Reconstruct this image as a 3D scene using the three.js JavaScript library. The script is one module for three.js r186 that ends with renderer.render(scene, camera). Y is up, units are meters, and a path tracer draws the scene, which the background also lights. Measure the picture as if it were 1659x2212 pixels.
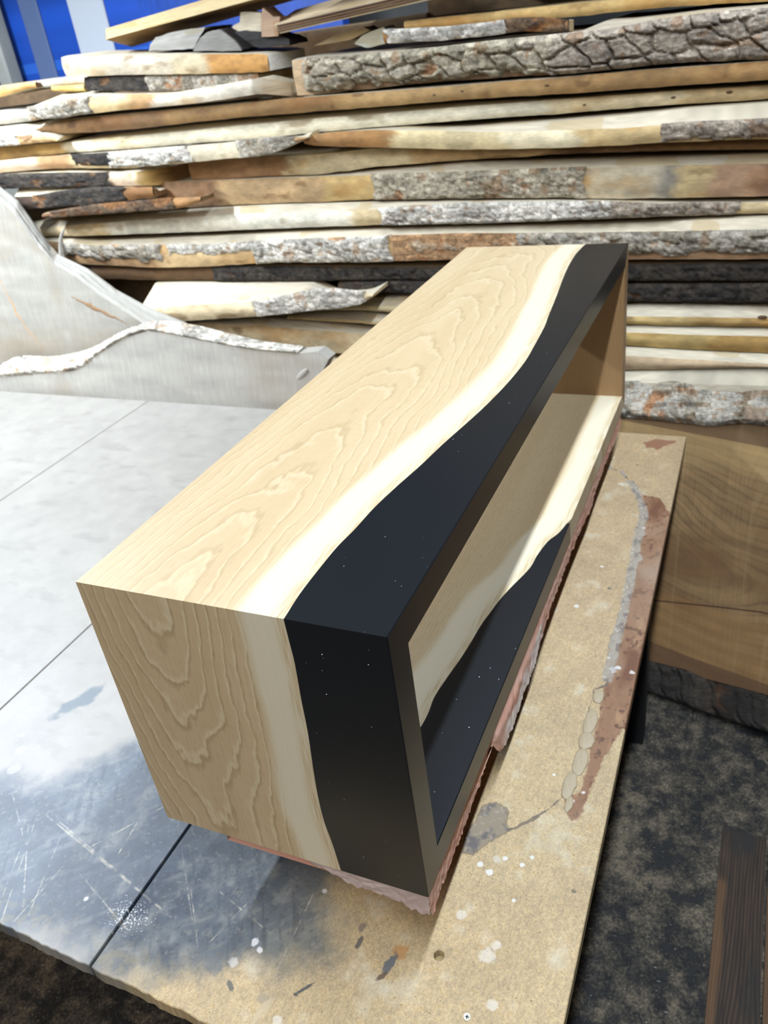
import * as THREE from 'three';
import { mergeGeometries } from 'three/addons/utils/BufferGeometryUtils.js';
import { RectAreaLightUniformsLib } from 'three/addons/lights/RectAreaLightUniformsLib.js';

// ---------------------------------------------------------------- camera
const scene = new THREE.Scene();
const camera = new THREE.PerspectiveCamera(2 * Math.atan(1106 / 1770.13) * 180 / Math.PI, 1659 / 2212, 0.05, 60);
camera.position.set(0.676, 0.8934, 0.5308);
camera.quaternion.setFromRotationMatrix(new THREE.Matrix4().makeBasis(
  new THREE.Vector3(0.912713, -0.125084, -0.388985), new THREE.Vector3(-0.10213, 0.851936, -0.51359), new THREE.Vector3(0.395632, 0.508487, 0.764798)));
camera.focus = 0.98;
camera.userData.fStop = 7.5;

// ---------------------------------------------------------------- light and exposure
scene.background = new THREE.Color(0x0b0c0e);
const renderer = new THREE.WebGLRenderer({ antialias: true });
renderer.toneMapping = THREE.LinearToneMapping;
renderer.toneMappingExposure = 1.3;
renderer.shadowMap.enabled = true;
RectAreaLightUniformsLib.init();
const TUBE = { length: 1.46, radiance: 132 };
const LAMP_ROWS = [
  { x: 0.77, y: 2.4, z: [-2.3, -0.78, 0.74, 2.26, 3.78], width: 0.06, color: 0xe2efff, gain: 1.1 },   // cool tubes above the table's right edge
  { x: -2.1, y: 1.76, z: [-0.75], width: 0.1, color: 0xe2efff, gain: 2.3 },                           // a cool lamp hung lower at the left, before the stack
  { x: -1.4, y: 2.4, z: [1.7, 3.2], width: 0.06, color: 0xffd49c, gain: 0.5 },                        // warm fill tubes added behind the camera to brighten faces turned this way
];

// ---------------------------------------------------------------- helpers
const hex = (h) => new THREE.Color(h);
const used = {};
function numbered(name) {
  const n = used[name] = (used[name] ?? -1) + 1;
  return n ? `${name}_${String(n).padStart(3, '0')}` : name;
}
function tag(o, label, category, group) {
  o.userData.label = label; o.userData.category = category;
  if (group) o.userData.group = group;
  return o;
}
function thing(name, label, category, group) {
  const g = new THREE.Group(); g.name = numbered(name); scene.add(g);
  return tag(g, label, category, group);
}
function part(name, geometry, material, parent, label) {
  const m = new THREE.Mesh(geometry, material);
  m.name = name; m.castShadow = m.receiveShadow = true;
  if (label) m.userData.label = label;
  parent.add(m);
  return m;
}
function struct(name, geometry, material) {
  const m = part(name, geometry, material, scene);
  m.userData.kind = 'structure';
  return m;
}
const clamp = (x, a = 0, b = 1) => Math.min(b, Math.max(a, x));
const sst = (a, b, x) => { const t = clamp((x - a) / (b - a)); return t * t * (3 - 2 * t); };
const lerp = (a, b, t) => a + (b - a) * t;
function rng(seed) { let s = seed >>> 0; return () => { s = (s + 0x6d2b79f5) | 0; let t = Math.imul(s ^ (s >>> 15), 1 | s); t = (t + Math.imul(t ^ (t >>> 7), 61 | t)) ^ t; return ((t ^ (t >>> 14)) >>> 0) / 4294967296; }; }
// value noise
const PERM = new Uint8Array(512), VAL = new Float32Array(256);
{ const r = rng(77); for (let i = 0; i < 256; i++) { PERM[i] = i; VAL[i] = r(); } for (let i = 255; i > 0; i--) { const j = Math.floor(r() * (i + 1)); const t = PERM[i]; PERM[i] = PERM[j]; PERM[j] = t; } for (let i = 0; i < 256; i++) PERM[i + 256] = PERM[i]; }
function noise(x, y) {
  const xi = Math.floor(x), yi = Math.floor(y); let fx = x - xi, fy = y - yi;
  fx = fx * fx * (3 - 2 * fx); fy = fy * fy * (3 - 2 * fy);
  const X = xi & 255, Y = yi & 255, A = PERM[X] + Y, B = PERM[(X + 1) & 255] + Y;
  const a = VAL[PERM[A & 511]], b = VAL[PERM[B & 511]], c = VAL[PERM[(A + 1) & 511]], d = VAL[PERM[(B + 1) & 511]];
  return a + (b - a) * fx + (c - a + (a - b - c + d) * fx) * fy;
}
function fbm(x, y, n = 4) { let s = 0, a = 0.5, t = 0; for (let i = 0; i < n; i++) { s += a * noise(x, y); t += a; a *= 0.5; x = x * 2.03 + 17.1; y = y * 2.03 + 9.7; } return s / t; }
function ridged(x, y, n = 3) { let s = 0, a = 0.5, t = 0; for (let i = 0; i < n; i++) { s += a * (1 - Math.abs(2 * noise(x, y) - 1)); t += a; a *= 0.5; x = x * 2.1 + 5.3; y = y * 2.1 + 3.1; } return s / t; }
// cell noise: [distance to the nearest edge, value of the cell]
const CELL = [0, 0];
function cells(x, y) {
  const xi = Math.floor(x), yi = Math.floor(y); let d1 = 9, d2 = 9, id = 0;
  for (let j = -1; j <= 1; j++) for (let i = -1; i <= 1; i++) {
    const X = (xi + i) & 255, Y = (yi + j) & 255, h = PERM[PERM[X] + Y];
    const px = xi + i + 0.15 + 0.7 * VAL[h], py = yi + j + 0.15 + 0.7 * VAL[PERM[h + 31]];
    const d = Math.hypot(px - x, py - y);
    if (d < d1) { d2 = d1; d1 = d; id = h; } else if (d < d2) d2 = d;
  }
  CELL[0] = d2 - d1; CELL[1] = VAL[id];
  return CELL;
}
const rgb = (h) => [(h >> 16) & 255, (h >> 8) & 255, h & 255];
function mix(out, c, t) { out[0] += (c[0] - out[0]) * t; out[1] += (c[1] - out[1]) * t; out[2] += (c[2] - out[2]) * t; return out; }
// texture from a function of the pixel's centre, (u, v) in 0..1 with v upward; fn writes sRGB 0..255 into out
function texture(w, h, fn, { srgb = true, wrap = THREE.ClampToEdgeWrapping } = {}) {
  const data = new Uint8Array(w * h * 4), out = [0, 0, 0];
  for (let j = 0, k = 0; j < h; j++) for (let i = 0; i < w; i++, k += 4) {
    fn((i + 0.5) / w, (j + 0.5) / h, out);
    data[k] = clamp(out[0], 0, 255); data[k + 1] = clamp(out[1], 0, 255); data[k + 2] = clamp(out[2], 0, 255); data[k + 3] = 255;
  }
  const t = new THREE.DataTexture(data, w, h);
  t.magFilter = THREE.LinearFilter; t.minFilter = THREE.LinearMipmapLinearFilter; t.generateMipmaps = true;
  t.wrapS = t.wrapT = wrap; if (srgb) t.colorSpace = THREE.SRGBColorSpace; t.needsUpdate = true;
  return t;
}
const std = (o) => new THREE.MeshStandardMaterial({ side: THREE.DoubleSide, ...o });
function geom(pos, idx, uv, col) {
  const g = new THREE.BufferGeometry();
  g.setAttribute('position', new THREE.Float32BufferAttribute(pos, 3));
  g.setAttribute('uv', new THREE.Float32BufferAttribute(uv ?? new Float32Array(pos.length / 3 * 2), 2));
  if (col) g.setAttribute('color', new THREE.Float32BufferAttribute(col, 3));
  g.setIndex(idx); g.computeVertexNormals();
  return g;
}
// a grid of (n + 1) x (m + 1) points; fn(i / n, j / m) returns [x, y, z, u, v, r, g, b]
function grid(n, m, fn, flip = false) {
  const pos = [], uv = [], col = [], idx = []; let colored = false;
  for (let j = 0; j <= m; j++) for (let i = 0; i <= n; i++) {
    const p = fn(i / n, j / m); pos.push(p[0], p[1], p[2]); uv.push(p[3] ?? i / n, p[4] ?? j / m);
    if (p.length > 5) { colored = true; col.push(p[5], p[6], p[7]); }
  }
  for (let j = 0; j < m; j++) for (let i = 0; i < n; i++) {
    const a = j * (n + 1) + i, b = a + 1, c = a + n + 1, d = c + 1;
    if (flip) idx.push(a, c, b, b, c, d); else idx.push(a, b, c, b, d, c);
  }
  return geom(pos, idx, uv, colored ? col : null);
}
function box(w, h, d, x, y, z) { const g = new THREE.BoxGeometry(w, h, d); g.translate(x, y, z); return g; }
// box with chamfered edges
function bevelBox(w, h, d, x, y, z, c = 0.004) {
  const s = new THREE.Shape(); s.moveTo(-w / 2 + c, -h / 2 + c); s.lineTo(w / 2 - c, -h / 2 + c); s.lineTo(w / 2 - c, h / 2 - c); s.lineTo(-w / 2 + c, h / 2 - c); s.closePath();
  const g = new THREE.ExtrudeGeometry(s, { depth: d - 2 * c, bevelEnabled: true, bevelThickness: c, bevelSize: c, bevelSegments: 1 });
  g.translate(x, y, z - d / 2 + c); return g;
}
const lin = (h) => { const c = new THREE.Color(h); return [c.r, c.g, c.b]; };
function curve(pts) {                                           // piecewise linear y(x) through points sorted by x, smoothed a little
  return (x) => {
    if (x <= pts[0][0]) return pts[0][1];
    for (let i = 1; i < pts.length; i++) if (x <= pts[i][0]) {
      const [x0, y0] = pts[i - 1], [x1, y1] = pts[i], h = x1 - x0, t = (x - x0) / h;
      const pm = pts[i - 2] ?? pts[i - 1], pp = pts[i + 1] ?? pts[i];
      const m0 = (y1 - pm[1]) / (x1 - pm[0]) * h, m1 = (pp[1] - y0) / (pp[0] - x0) * h;
      const t2 = t * t, t3 = t2 * t;
      return (2 * t3 - 3 * t2 + 1) * y0 + (t3 - 2 * t2 + t) * m0 + (-2 * t3 + 3 * t2) * y1 + (t3 - t2) * m1;
    }
    return pts[pts.length - 1][1];
  };
}

// ---------------------------------------------------------------- the room
const FLOOR = -0.85, CEIL = 2.55;
const floorTexture = texture(1024, 1024, (u, v, o) => {
  const x = u * 1.25, y = v * 1.25;
  const a = fbm(x * 5, y * 5, 4), b = fbm(x * 38 + 9, y * 38, 4), c = noise(x * 260, y * 260), d = fbm(x * 14 + 3, y * 14, 3);
  const k = 0.5 + 0.9 * (a - 0.5) + 1.5 * (b - 0.5) + 0.6 * (c - 0.5) + 0.5 * (noise(x * 520, y * 520) - 0.5);
  o[0] = 84 * k + 6; o[1] = 75 * k + 6; o[2] = 60 * k + 5;
  if (d > 0.55) mix(o, [104, 92, 74], clamp((d - 0.55) * 4) * (0.2 + 0.8 * c));
  if (b < 0.33) mix(o, [22, 22, 22], clamp((0.33 - b) * 8));
  if (noise(x * 190 + 40, y * 190) > 0.93) mix(o, [150, 148, 138], 0.7);
}, { wrap: THREE.MirroredRepeatWrapping });
const plasterTexture = texture(256, 256, (u, v, o) => { const k = 74 + 30 * (fbm(u * 12, v * 12, 4) - 0.5); o[0] = k; o[1] = k; o[2] = k * 0.97; }, { wrap: THREE.MirroredRepeatWrapping });
const metresUV = (g, s) => {                                    // uv from positions, by the way each face looks
  const p = g.attributes.position, n = g.attributes.normal, uv = g.attributes.uv;
  for (let i = 0; i < p.count; i++) {
    const ax = Math.abs(n.getX(i)), ay = Math.abs(n.getY(i)), az = Math.abs(n.getZ(i));
    if (ay >= ax && ay >= az) uv.setXY(i, p.getX(i) / s, p.getZ(i) / s); else if (ax > az) uv.setXY(i, p.getZ(i) / s, p.getY(i) / s); else uv.setXY(i, p.getX(i) / s, p.getY(i) / s);
  }
  return g;
};
const wallMaterial = std({ map: plasterTexture, roughness: 0.95 });
const X0 = -6, X1 = 4, Z0 = -3.1, Z1 = 5, HH = CEIL - FLOOR;
struct('floor', metresUV(box(X1 - X0 + 0.4, 0.2, Z1 - Z0 + 0.4, (X0 + X1) / 2, FLOOR - 0.1, (Z0 + Z1) / 2), 1.25), std({ map: floorTexture, roughness: 0.85 }));
struct('ceiling', metresUV(box(X1 - X0 + 0.4, 0.2, Z1 - Z0 + 0.4, (X0 + X1) / 2, CEIL + 0.1, (Z0 + Z1) / 2), 2), wallMaterial);
struct('wall_back', metresUV(box(X1 - X0 + 0.4, HH, 0.2, (X0 + X1) / 2, FLOOR + HH / 2, Z0 - 0.1), 2), wallMaterial);
struct('wall_front', metresUV(box(X1 - X0 + 0.4, HH, 0.2, (X0 + X1) / 2, FLOOR + HH / 2, Z1 + 0.1), 2), wallMaterial);
struct('wall_left', metresUV(box(0.2, HH, Z1 - Z0, X0 - 0.1, FLOOR + HH / 2, (Z0 + Z1) / 2), 2), wallMaterial);
struct('wall_right', metresUV(box(0.2, HH, Z1 - Z0, X1 + 0.1, FLOOR + HH / 2, (Z0 + Z1) / 2), 2), wallMaterial);

// lamps: an open batten with a diffuser, hung on two rods, each with its area light just below the glowing face
for (const row of LAMP_ROWS) for (const z of row.z) {
  const lamp = thing('ceiling_lamp', row.z.length > 1 ? 'long narrow white lamp below the workshop ceiling, outside the picture, the warm pair added as fill' : 'white lamp hung lower than the others at the left, outside the picture', 'lamp', row.z.length > 1 ? 'ceiling lamps in two rows' : undefined);
  lamp.position.set(row.x, row.y, z);
  part('housing', bevelBox(row.width + 0.05, 0.08, 1.5, 0, 0.05, 0), std({ color: 0xd8d8d4, roughness: 0.5 }), lamp);
  part('diffuser', bevelBox(row.width, 0.012, 1.46, 0, 0.005, 0, 0.003), std({ color: 0xffffff, emissive: row.color, emissiveIntensity: 4, roughness: 0.4 }), lamp);
  for (const d of [-0.5, 0.5]) { const h = CEIL - row.y - 0.09, g = new THREE.CylinderGeometry(0.006, 0.006, h, 8); g.translate(0, 0.09 + h / 2, d); part('rod', g, std({ color: 0x9a9a98, roughness: 0.5, metalness: 0.6 }), lamp); }
  const light = new THREE.RectAreaLight(row.color, TUBE.radiance * row.gain, row.width, TUBE.length);
  light.name = 'tube_light'; light.rotation.x = -Math.PI / 2; light.position.set(0, -0.005, 0);
  lamp.add(light);
}

// blue door behind the stack, with its pale strip, and the posts at its left
const blueTexture = texture(512, 512, (u, v, o) => {
  const k = 0.85 + 0.3 * (fbm(u * 5, v * 7, 4) - 0.5) + 0.1 * (noise(u * 90, v * 12) - 0.5);
  o[0] = 34 * k; o[1] = 88 * k; o[2] = 196 * k;
  if (fbm(u * 9 + 4, v * 9, 3) > 0.68) mix(o, [58, 120, 214], 0.5);
});
const door = thing('sliding_door', 'bright blue painted door with a pale upright strip behind the timber stack', 'door');
door.position.set(-1.95, FLOOR, -2.95);
part('door_panel', bevelBox(1.96, 2.9, 0.06, 0, 1.46, 0), std({ map: blueTexture, roughness: 0.42 }), door);
part('pale_strip', bevelBox(0.2, 2.9, 0.014, -0.27, 1.46, 0.035, 0.005), std({ color: 0xb9bfc6, roughness: 0.6 }), door, 'pale grey upright strip on the blue door');
part('dull_strip', bevelBox(0.11, 2.9, 0.014, -0.6, 1.46, 0.035, 0.005), std({ color: 0x56688c, roughness: 0.6 }), door, 'dull grey blue upright strip at the edge of the door');
const postTexture = texture(128, 512, (u, v, o) => { const k = 0.9 + 0.3 * (fbm(u * 4, v * 14, 4) - 0.5); o[0] = 178 * k; o[1] = 178 * k; o[2] = 168 * k; });
for (const [x, w, label] of [[-2.72, 0.075, 'rightmost pale grey upright post beside the blue door'], [-2.9, 0.12, 'broad pale grey upright post left of the narrow one by the blue door']]) {
  const p = thing('door_post', label, 'post');
  p.position.set(x, FLOOR, -2.84);
  part('shaft', bevelBox(w, 3.3, 0.09, 0, 1.66, 0, 0.01), std({ map: postTexture, roughness: 0.8 }), p);
  part('foot_plate', bevelBox(w + 0.04, 0.012, 0.13, 0, 0.006, 0, 0.003), std({ color: 0x6a6a66, roughness: 0.6, metalness: 0.4 }), p);
}

// planks let into the floor at the right
const pitTexture = texture(256, 1024, (u, v, o) => {
  const x = u * 0.1, y = v * 0.9, w = fbm(y * 3, x * 8, 3);
  const bend = 0.02 * Math.exp(-((y - 0.45) ** 2) / 0.02), l = Math.sin((x + bend * Math.sin(x * 40) + 0.012 * w) * 900 + 5 * fbm(y * 5, x * 10, 3));
  const k = 0.62 + 0.16 * l + 0.5 * (fbm(y * 18, x * 220, 3) - 0.5);
  o[0] = 76 * k; o[1] = 57 * k; o[2] = 39 * k;
  const dirt = fbm(x * 22 + 7, y * 9, 4); if (dirt > 0.5) mix(o, [32, 29, 25], clamp((dirt - 0.5) * 6));
  mix(o, [108, 76, 44], 0.6 * sst(0.24, 0.12, u + 0.25 * (fbm(y * 9, 3, 3) - 0.5)) * sst(0.42, 0.5, fbm(y * 5, x * 9, 3)));
});
for (const [x0, x1, label] of [[0.716, 0.812, 'dark worn plank let into the concrete floor at the lower right'], [0.817, 0.935, 'brown plank let into the floor right of the dark one']]) {
  const p = part(numbered('floor_plank'), bevelBox(x1 - x0, 0.014, 1.6, (x0 + x1) / 2, FLOOR + 0.007, -0.088, 0.003), std({ map: pitTexture, roughness: 0.85 }), scene);
  tag(p, label, 'plank');
  const uv = p.geometry.attributes.uv, q = p.geometry.attributes.position;
  for (let i = 0; i < uv.count; i++) uv.setXY(i, (q.getX(i) - x0) / (x1 - x0), (q.getZ(i) + 0.888) / 1.2);
  p.material.map.wrapT = THREE.MirroredRepeatWrapping;
}

// ---------------------------------------------------------------- the bench: four mitred panels of oak and black resin
const BL = 1.415, BD = 0.3855, BH = 0.4, BT = 0.0427;
const topEdge = curve([[-0.02, 0.2735], [0.0, 0.2727], [0.039, 0.269], [0.077, 0.2683], [0.13, 0.269], [0.168, 0.2731], [0.216, 0.2761], [0.268, 0.2832], [0.329, 0.2937], [0.39, 0.3021], [0.478, 0.317], [0.531, 0.3247], [0.61, 0.3326], [0.693, 0.336], [0.78, 0.3325], [0.87, 0.327], [0.9, 0.323], [1.024, 0.3104], [1.145, 0.2967], [1.252, 0.2873], [1.33, 0.2842], [1.381, 0.286], [1.42, 0.2898]]);
const endEdge = curve([[0, 0.2724], [0.026, 0.2727], [0.058, 0.2731], [0.11, 0.2705], [0.156, 0.2689], [0.22, 0.264], [0.269, 0.2612], [0.311, 0.2613], [0.346, 0.265], [0.4, 0.2687]]);
const bottomEdge = curve([[-0.02, 0.268], [0.1, 0.279], [0.218, 0.2978], [0.246, 0.2984], [0.276, 0.2961], [0.319, 0.3002], [0.364, 0.3062], [0.403, 0.3099], [0.452, 0.313], [0.486, 0.3178], [0.524, 0.3237], [0.565, 0.3336], [0.608, 0.3457], [0.63, 0.3501], [0.663, 0.352], [0.713, 0.3603], [0.742, 0.3722], [0.78, 0.3806], [0.8, BD], [1.5, BD]]);
const full = () => BD;
// flat-sawn oak, u along the grain and v across it, in metres
function oak(u, v, P, o) {
  const wob = fbm(u * 9 + P.seed, v * 16, 4) - 0.5, fine = fbm(u * 45 + P.seed, v * 160, 3) - 0.5;
  const uu = u - P.u0, h = P.h0 + P.slope * (P.flat ? P.flat * (1 - Math.exp(-Math.pow(uu / P.flat, 1.6))) : uu) + 0.009 * wob, dv = (v - P.v0) * P.squash + 0.012 * (fbm(u * 5 + P.seed, v * 6 + 3, 3) - 0.5);
  const ph = Math.hypot(dv, h) / P.ring + 0.3 * fine + 0.35 * wob, fr = ph - Math.floor(ph);
  o[0] = P.heart[0]; o[1] = P.heart[1]; o[2] = P.heart[2];
  const tone = fbm(u * 2.2 + P.seed, v * 26, 3) - 0.5;
  mix(o, P.dark, clamp(0.35 + 1.3 * tone) * 0.55);
  const line = sst(0.74, 0.92, fr) * (1 - sst(0.94, 1.0, fr)), ditch = sst(0.0, 0.02, fr) * (1 - sst(0.03, 0.22, fr));
  const rag = 0.55 + 0.9 * (noise(u * 170, v * 900 + P.seed) - 0.3);
  mix(o, P.pale, clamp(line * rag) * P.contrast);
  mix(o, P.deep, clamp(ditch * (0.5 + 0.8 * noise(u * 60, v * 500))) * P.contrast * 0.6);
  const pore = noise(u * 55 + 3 * wob, v * 1500); if (pore > 0.68) mix(o, P.deep, (pore - 0.68) * 1.9 * P.contrast);
  const e = P.edge(u) - v + 0.006 * (fbm(u * 8, P.seed, 3) - 0.5);            // distance from the live edge: bark-side fibre, then sapwood
  const sap = sst(0.062, 0.044, e + 0.012 * (fbm(u * 6 + 5, v * 60, 3) - 0.5));
  mix(o, P.sap, sap * 0.9);
  if (e < 0.02) { const fib = noise(u * 40 + 9, v * 1100); mix(o, P.fibre, sst(0.02, 0.006, e) * clamp(0.25 + 1.1 * (fib - 0.35))); }
}
const OAK_END = { seed: 3, h0: 0.022, slope: 0.15, u0: 0.0, flat: 0.235, v0: 0.1, squash: 0.52, ring: 0.0066, edge: endEdge, contrast: 0.85, heart: rgb(0xb49f7c), dark: rgb(0xa18862), pale: rgb(0xc2b494), deep: rgb(0x86724f), sap: rgb(0xc3b9a0), fibre: rgb(0xa38a62) };
const OAK_TOP = { seed: 21, h0: 0.02, slope: 0.05, u0: -0.1, v0: 0.13, squash: 0.5, ring: 0.0058, edge: topEdge, contrast: 0.5, heart: rgb(0xb49f7c), dark: rgb(0xa18862), pale: rgb(0xc2b494), deep: rgb(0x86724f), sap: rgb(0xc3b9a0), fibre: rgb(0xa38a62) };
const OAK_FLOOR = { seed: 41, h0: 0.05, slope: 0.004, u0: 0, v0: -0.02, squash: 1, ring: 0.006, edge: bottomEdge, contrast: 0.62, heart: rgb(0xb49f7c), dark: rgb(0xa18862), pale: rgb(0xc2b494), deep: rgb(0x86724f), sap: rgb(0xc3b9a0), fibre: rgb(0xa38a62) };
const OAK_FAR = { seed: 61, h0: 0.07, slope: 0.012, u0: 0, v0: 0.02, squash: 1, ring: 0.0062, edge: () => 0.6, contrast: 0.62, heart: rgb(0x96744c), dark: rgb(0x80603c), pale: rgb(0xa6875c), deep: rgb(0x684a2c), sap: rgb(0xc3b9a0), fibre: rgb(0xa38a62) };
const oakTexture = (P, len, w, h) => texture(w, h, (u, v, o) => oak(u * len, v * BD, P, o));
const oakMaterial = (P, len, w, h, roughness) => std({ map: oakTexture(P, len, w, h), roughness });
const resin = new THREE.MeshPhysicalMaterial({ side: THREE.DoubleSide, color: new THREE.Color().setRGB(0.0045, 0.0055, 0.007), roughness: 0.34, specularIntensity: 0.8 });
// one panel: place(u, v, w) puts (along, across, depth from the outer face) into the bench; both ends are mitred
function panel(place, len, edge, flip, u0 = 0, u1 = 1) {
  const N = 150, c = 0.0011, make = (profile, a, b) => {
    const P = [], UV = [], idx = [], k = profile(0).length;
    for (let s = 0; s < k; s++) {
      const base = P.length / 3;
      for (let i = 0; i <= N; i++) {
        const f = lerp(a, b, i / N);
        for (const q of [s, (s + 1) % k]) {
          const w = profile(0)[q][1], u = w + f * (len - 2 * w), [v] = profile(u)[q];
          P.push(...place(u, v, w)); UV.push(u / len, clamp(v / BD, 0.002, 0.998));
        }
      }
      for (let i = 0; i < N; i++) { const m = base + i * 2; if (flip) idx.push(m, m + 1, m + 2, m + 1, m + 3, m + 2); else idx.push(m, m + 2, m + 1, m + 1, m + 2, m + 3); }
    }
    for (const f of [a, b]) {                                    // the mitre faces
      const base = P.length / 3;
      for (let s = 0; s < k; s++) { const w = profile(0)[s][1], u = w + f * (len - 2 * w), [v] = profile(u)[s]; P.push(...place(u, v, w)); UV.push(u / len, v / BD); }
      for (let s = 1; s < k - 1; s++) if ((f === a) !== flip) idx.push(base, base + s, base + s + 1); else idx.push(base, base + s + 1, base + s);
    }
    return geom(P, idx, UV);
  };
  return {
    wood: make((u) => [[c, 0], [edge(u), 0], [edge(u), BT], [c, BT], [0, BT - c], [0, c]], 0, 1),
    resin: make((u) => { const e = Math.min(edge(u), BD - 0.0025); return [[e, 0], [BD - c, 0], [BD, c], [BD, BT - c], [BD - c, BT], [e, BT]]; }, u0, u1),
  };
}
const bench = thing('media_bench', 'open box bench of pale oak with a wavy river of black resin along its front', 'bench');
{
  const top = panel((u, v, w) => [v, BH - w, -u], BL, topEdge, false);
  part('oak_panel', top.wood, oakMaterial(OAK_TOP, BL, 2048, 560, 0.5), bench, 'pale oak top with faint grain');
  part('resin_panel', top.resin, resin, bench, 'black resin front of the top');
  const near = panel((u, v, w) => [v, BH - u, -w], BH, endEdge, true);
  part('oak_panel', near.wood, oakMaterial(OAK_END, BH, 1024, 1024, 0.55), bench, 'brown oak end with arched grain and a pale sapwood stripe');
  part('resin_panel', near.resin, resin, bench, 'black resin front of the near end');
  const low = panel((u, v, w) => [v, w, -u], BL, (u) => Math.min(bottomEdge(u), BD), true, 0, 0.555);
  part('oak_panel', low.wood, oakMaterial(OAK_FLOOR, BL, 1400, 400, 0.5), bench, 'oak bottom seen inside the bench');
  part('resin_panel', low.resin, resin, bench, 'black resin front of the bottom, tapering out half way');
  const far = panel((u, v, w) => [v, BH - u, -BL + w], BH, full, false);
  part('oak_panel', far.wood, oakMaterial(OAK_FAR, BH, 512, 512, 0.5), bench, 'reddish brown oak far end');
}
// dust specks on the resin
{
  const r = rng(5), gs = [];
  const speck = (x, y, z, s) => { const g = new THREE.IcosahedronGeometry(s, 0); g.translate(x, y, z); gs.push(g); };
  for (let i = 0; i < 26; i++) { const u = r() ** 1.6 * 0.9, e = topEdge(u) + 0.006; speck(lerp(e, BD - 0.003, r()), BH + 0.0002, -u, 0.00018 + 0.0004 * r() ** 4); }
  for (let i = 0; i < 16; i++) { const u = r() * 0.39, e = endEdge(u) + 0.006; speck(lerp(e, BD - 0.003, r()), BH - u, 0.0002, 0.00018 + 0.0004 * r() ** 4); }
  for (let i = 0; i < 10; i++) { const u = 0.1 + r() * 0.4; speck(lerp(bottomEdge(u) + 0.03, BD - 0.003, r()), BT + 0.0002, -u, 0.0004 + 0.0005 * r() ** 3); }
  const dust = part('dust_specks', mergeGeometries(gs), std({ color: 0xdedede, roughness: 0.9 }), bench);
  dust.userData.kind = 'stuff';
}

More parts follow.
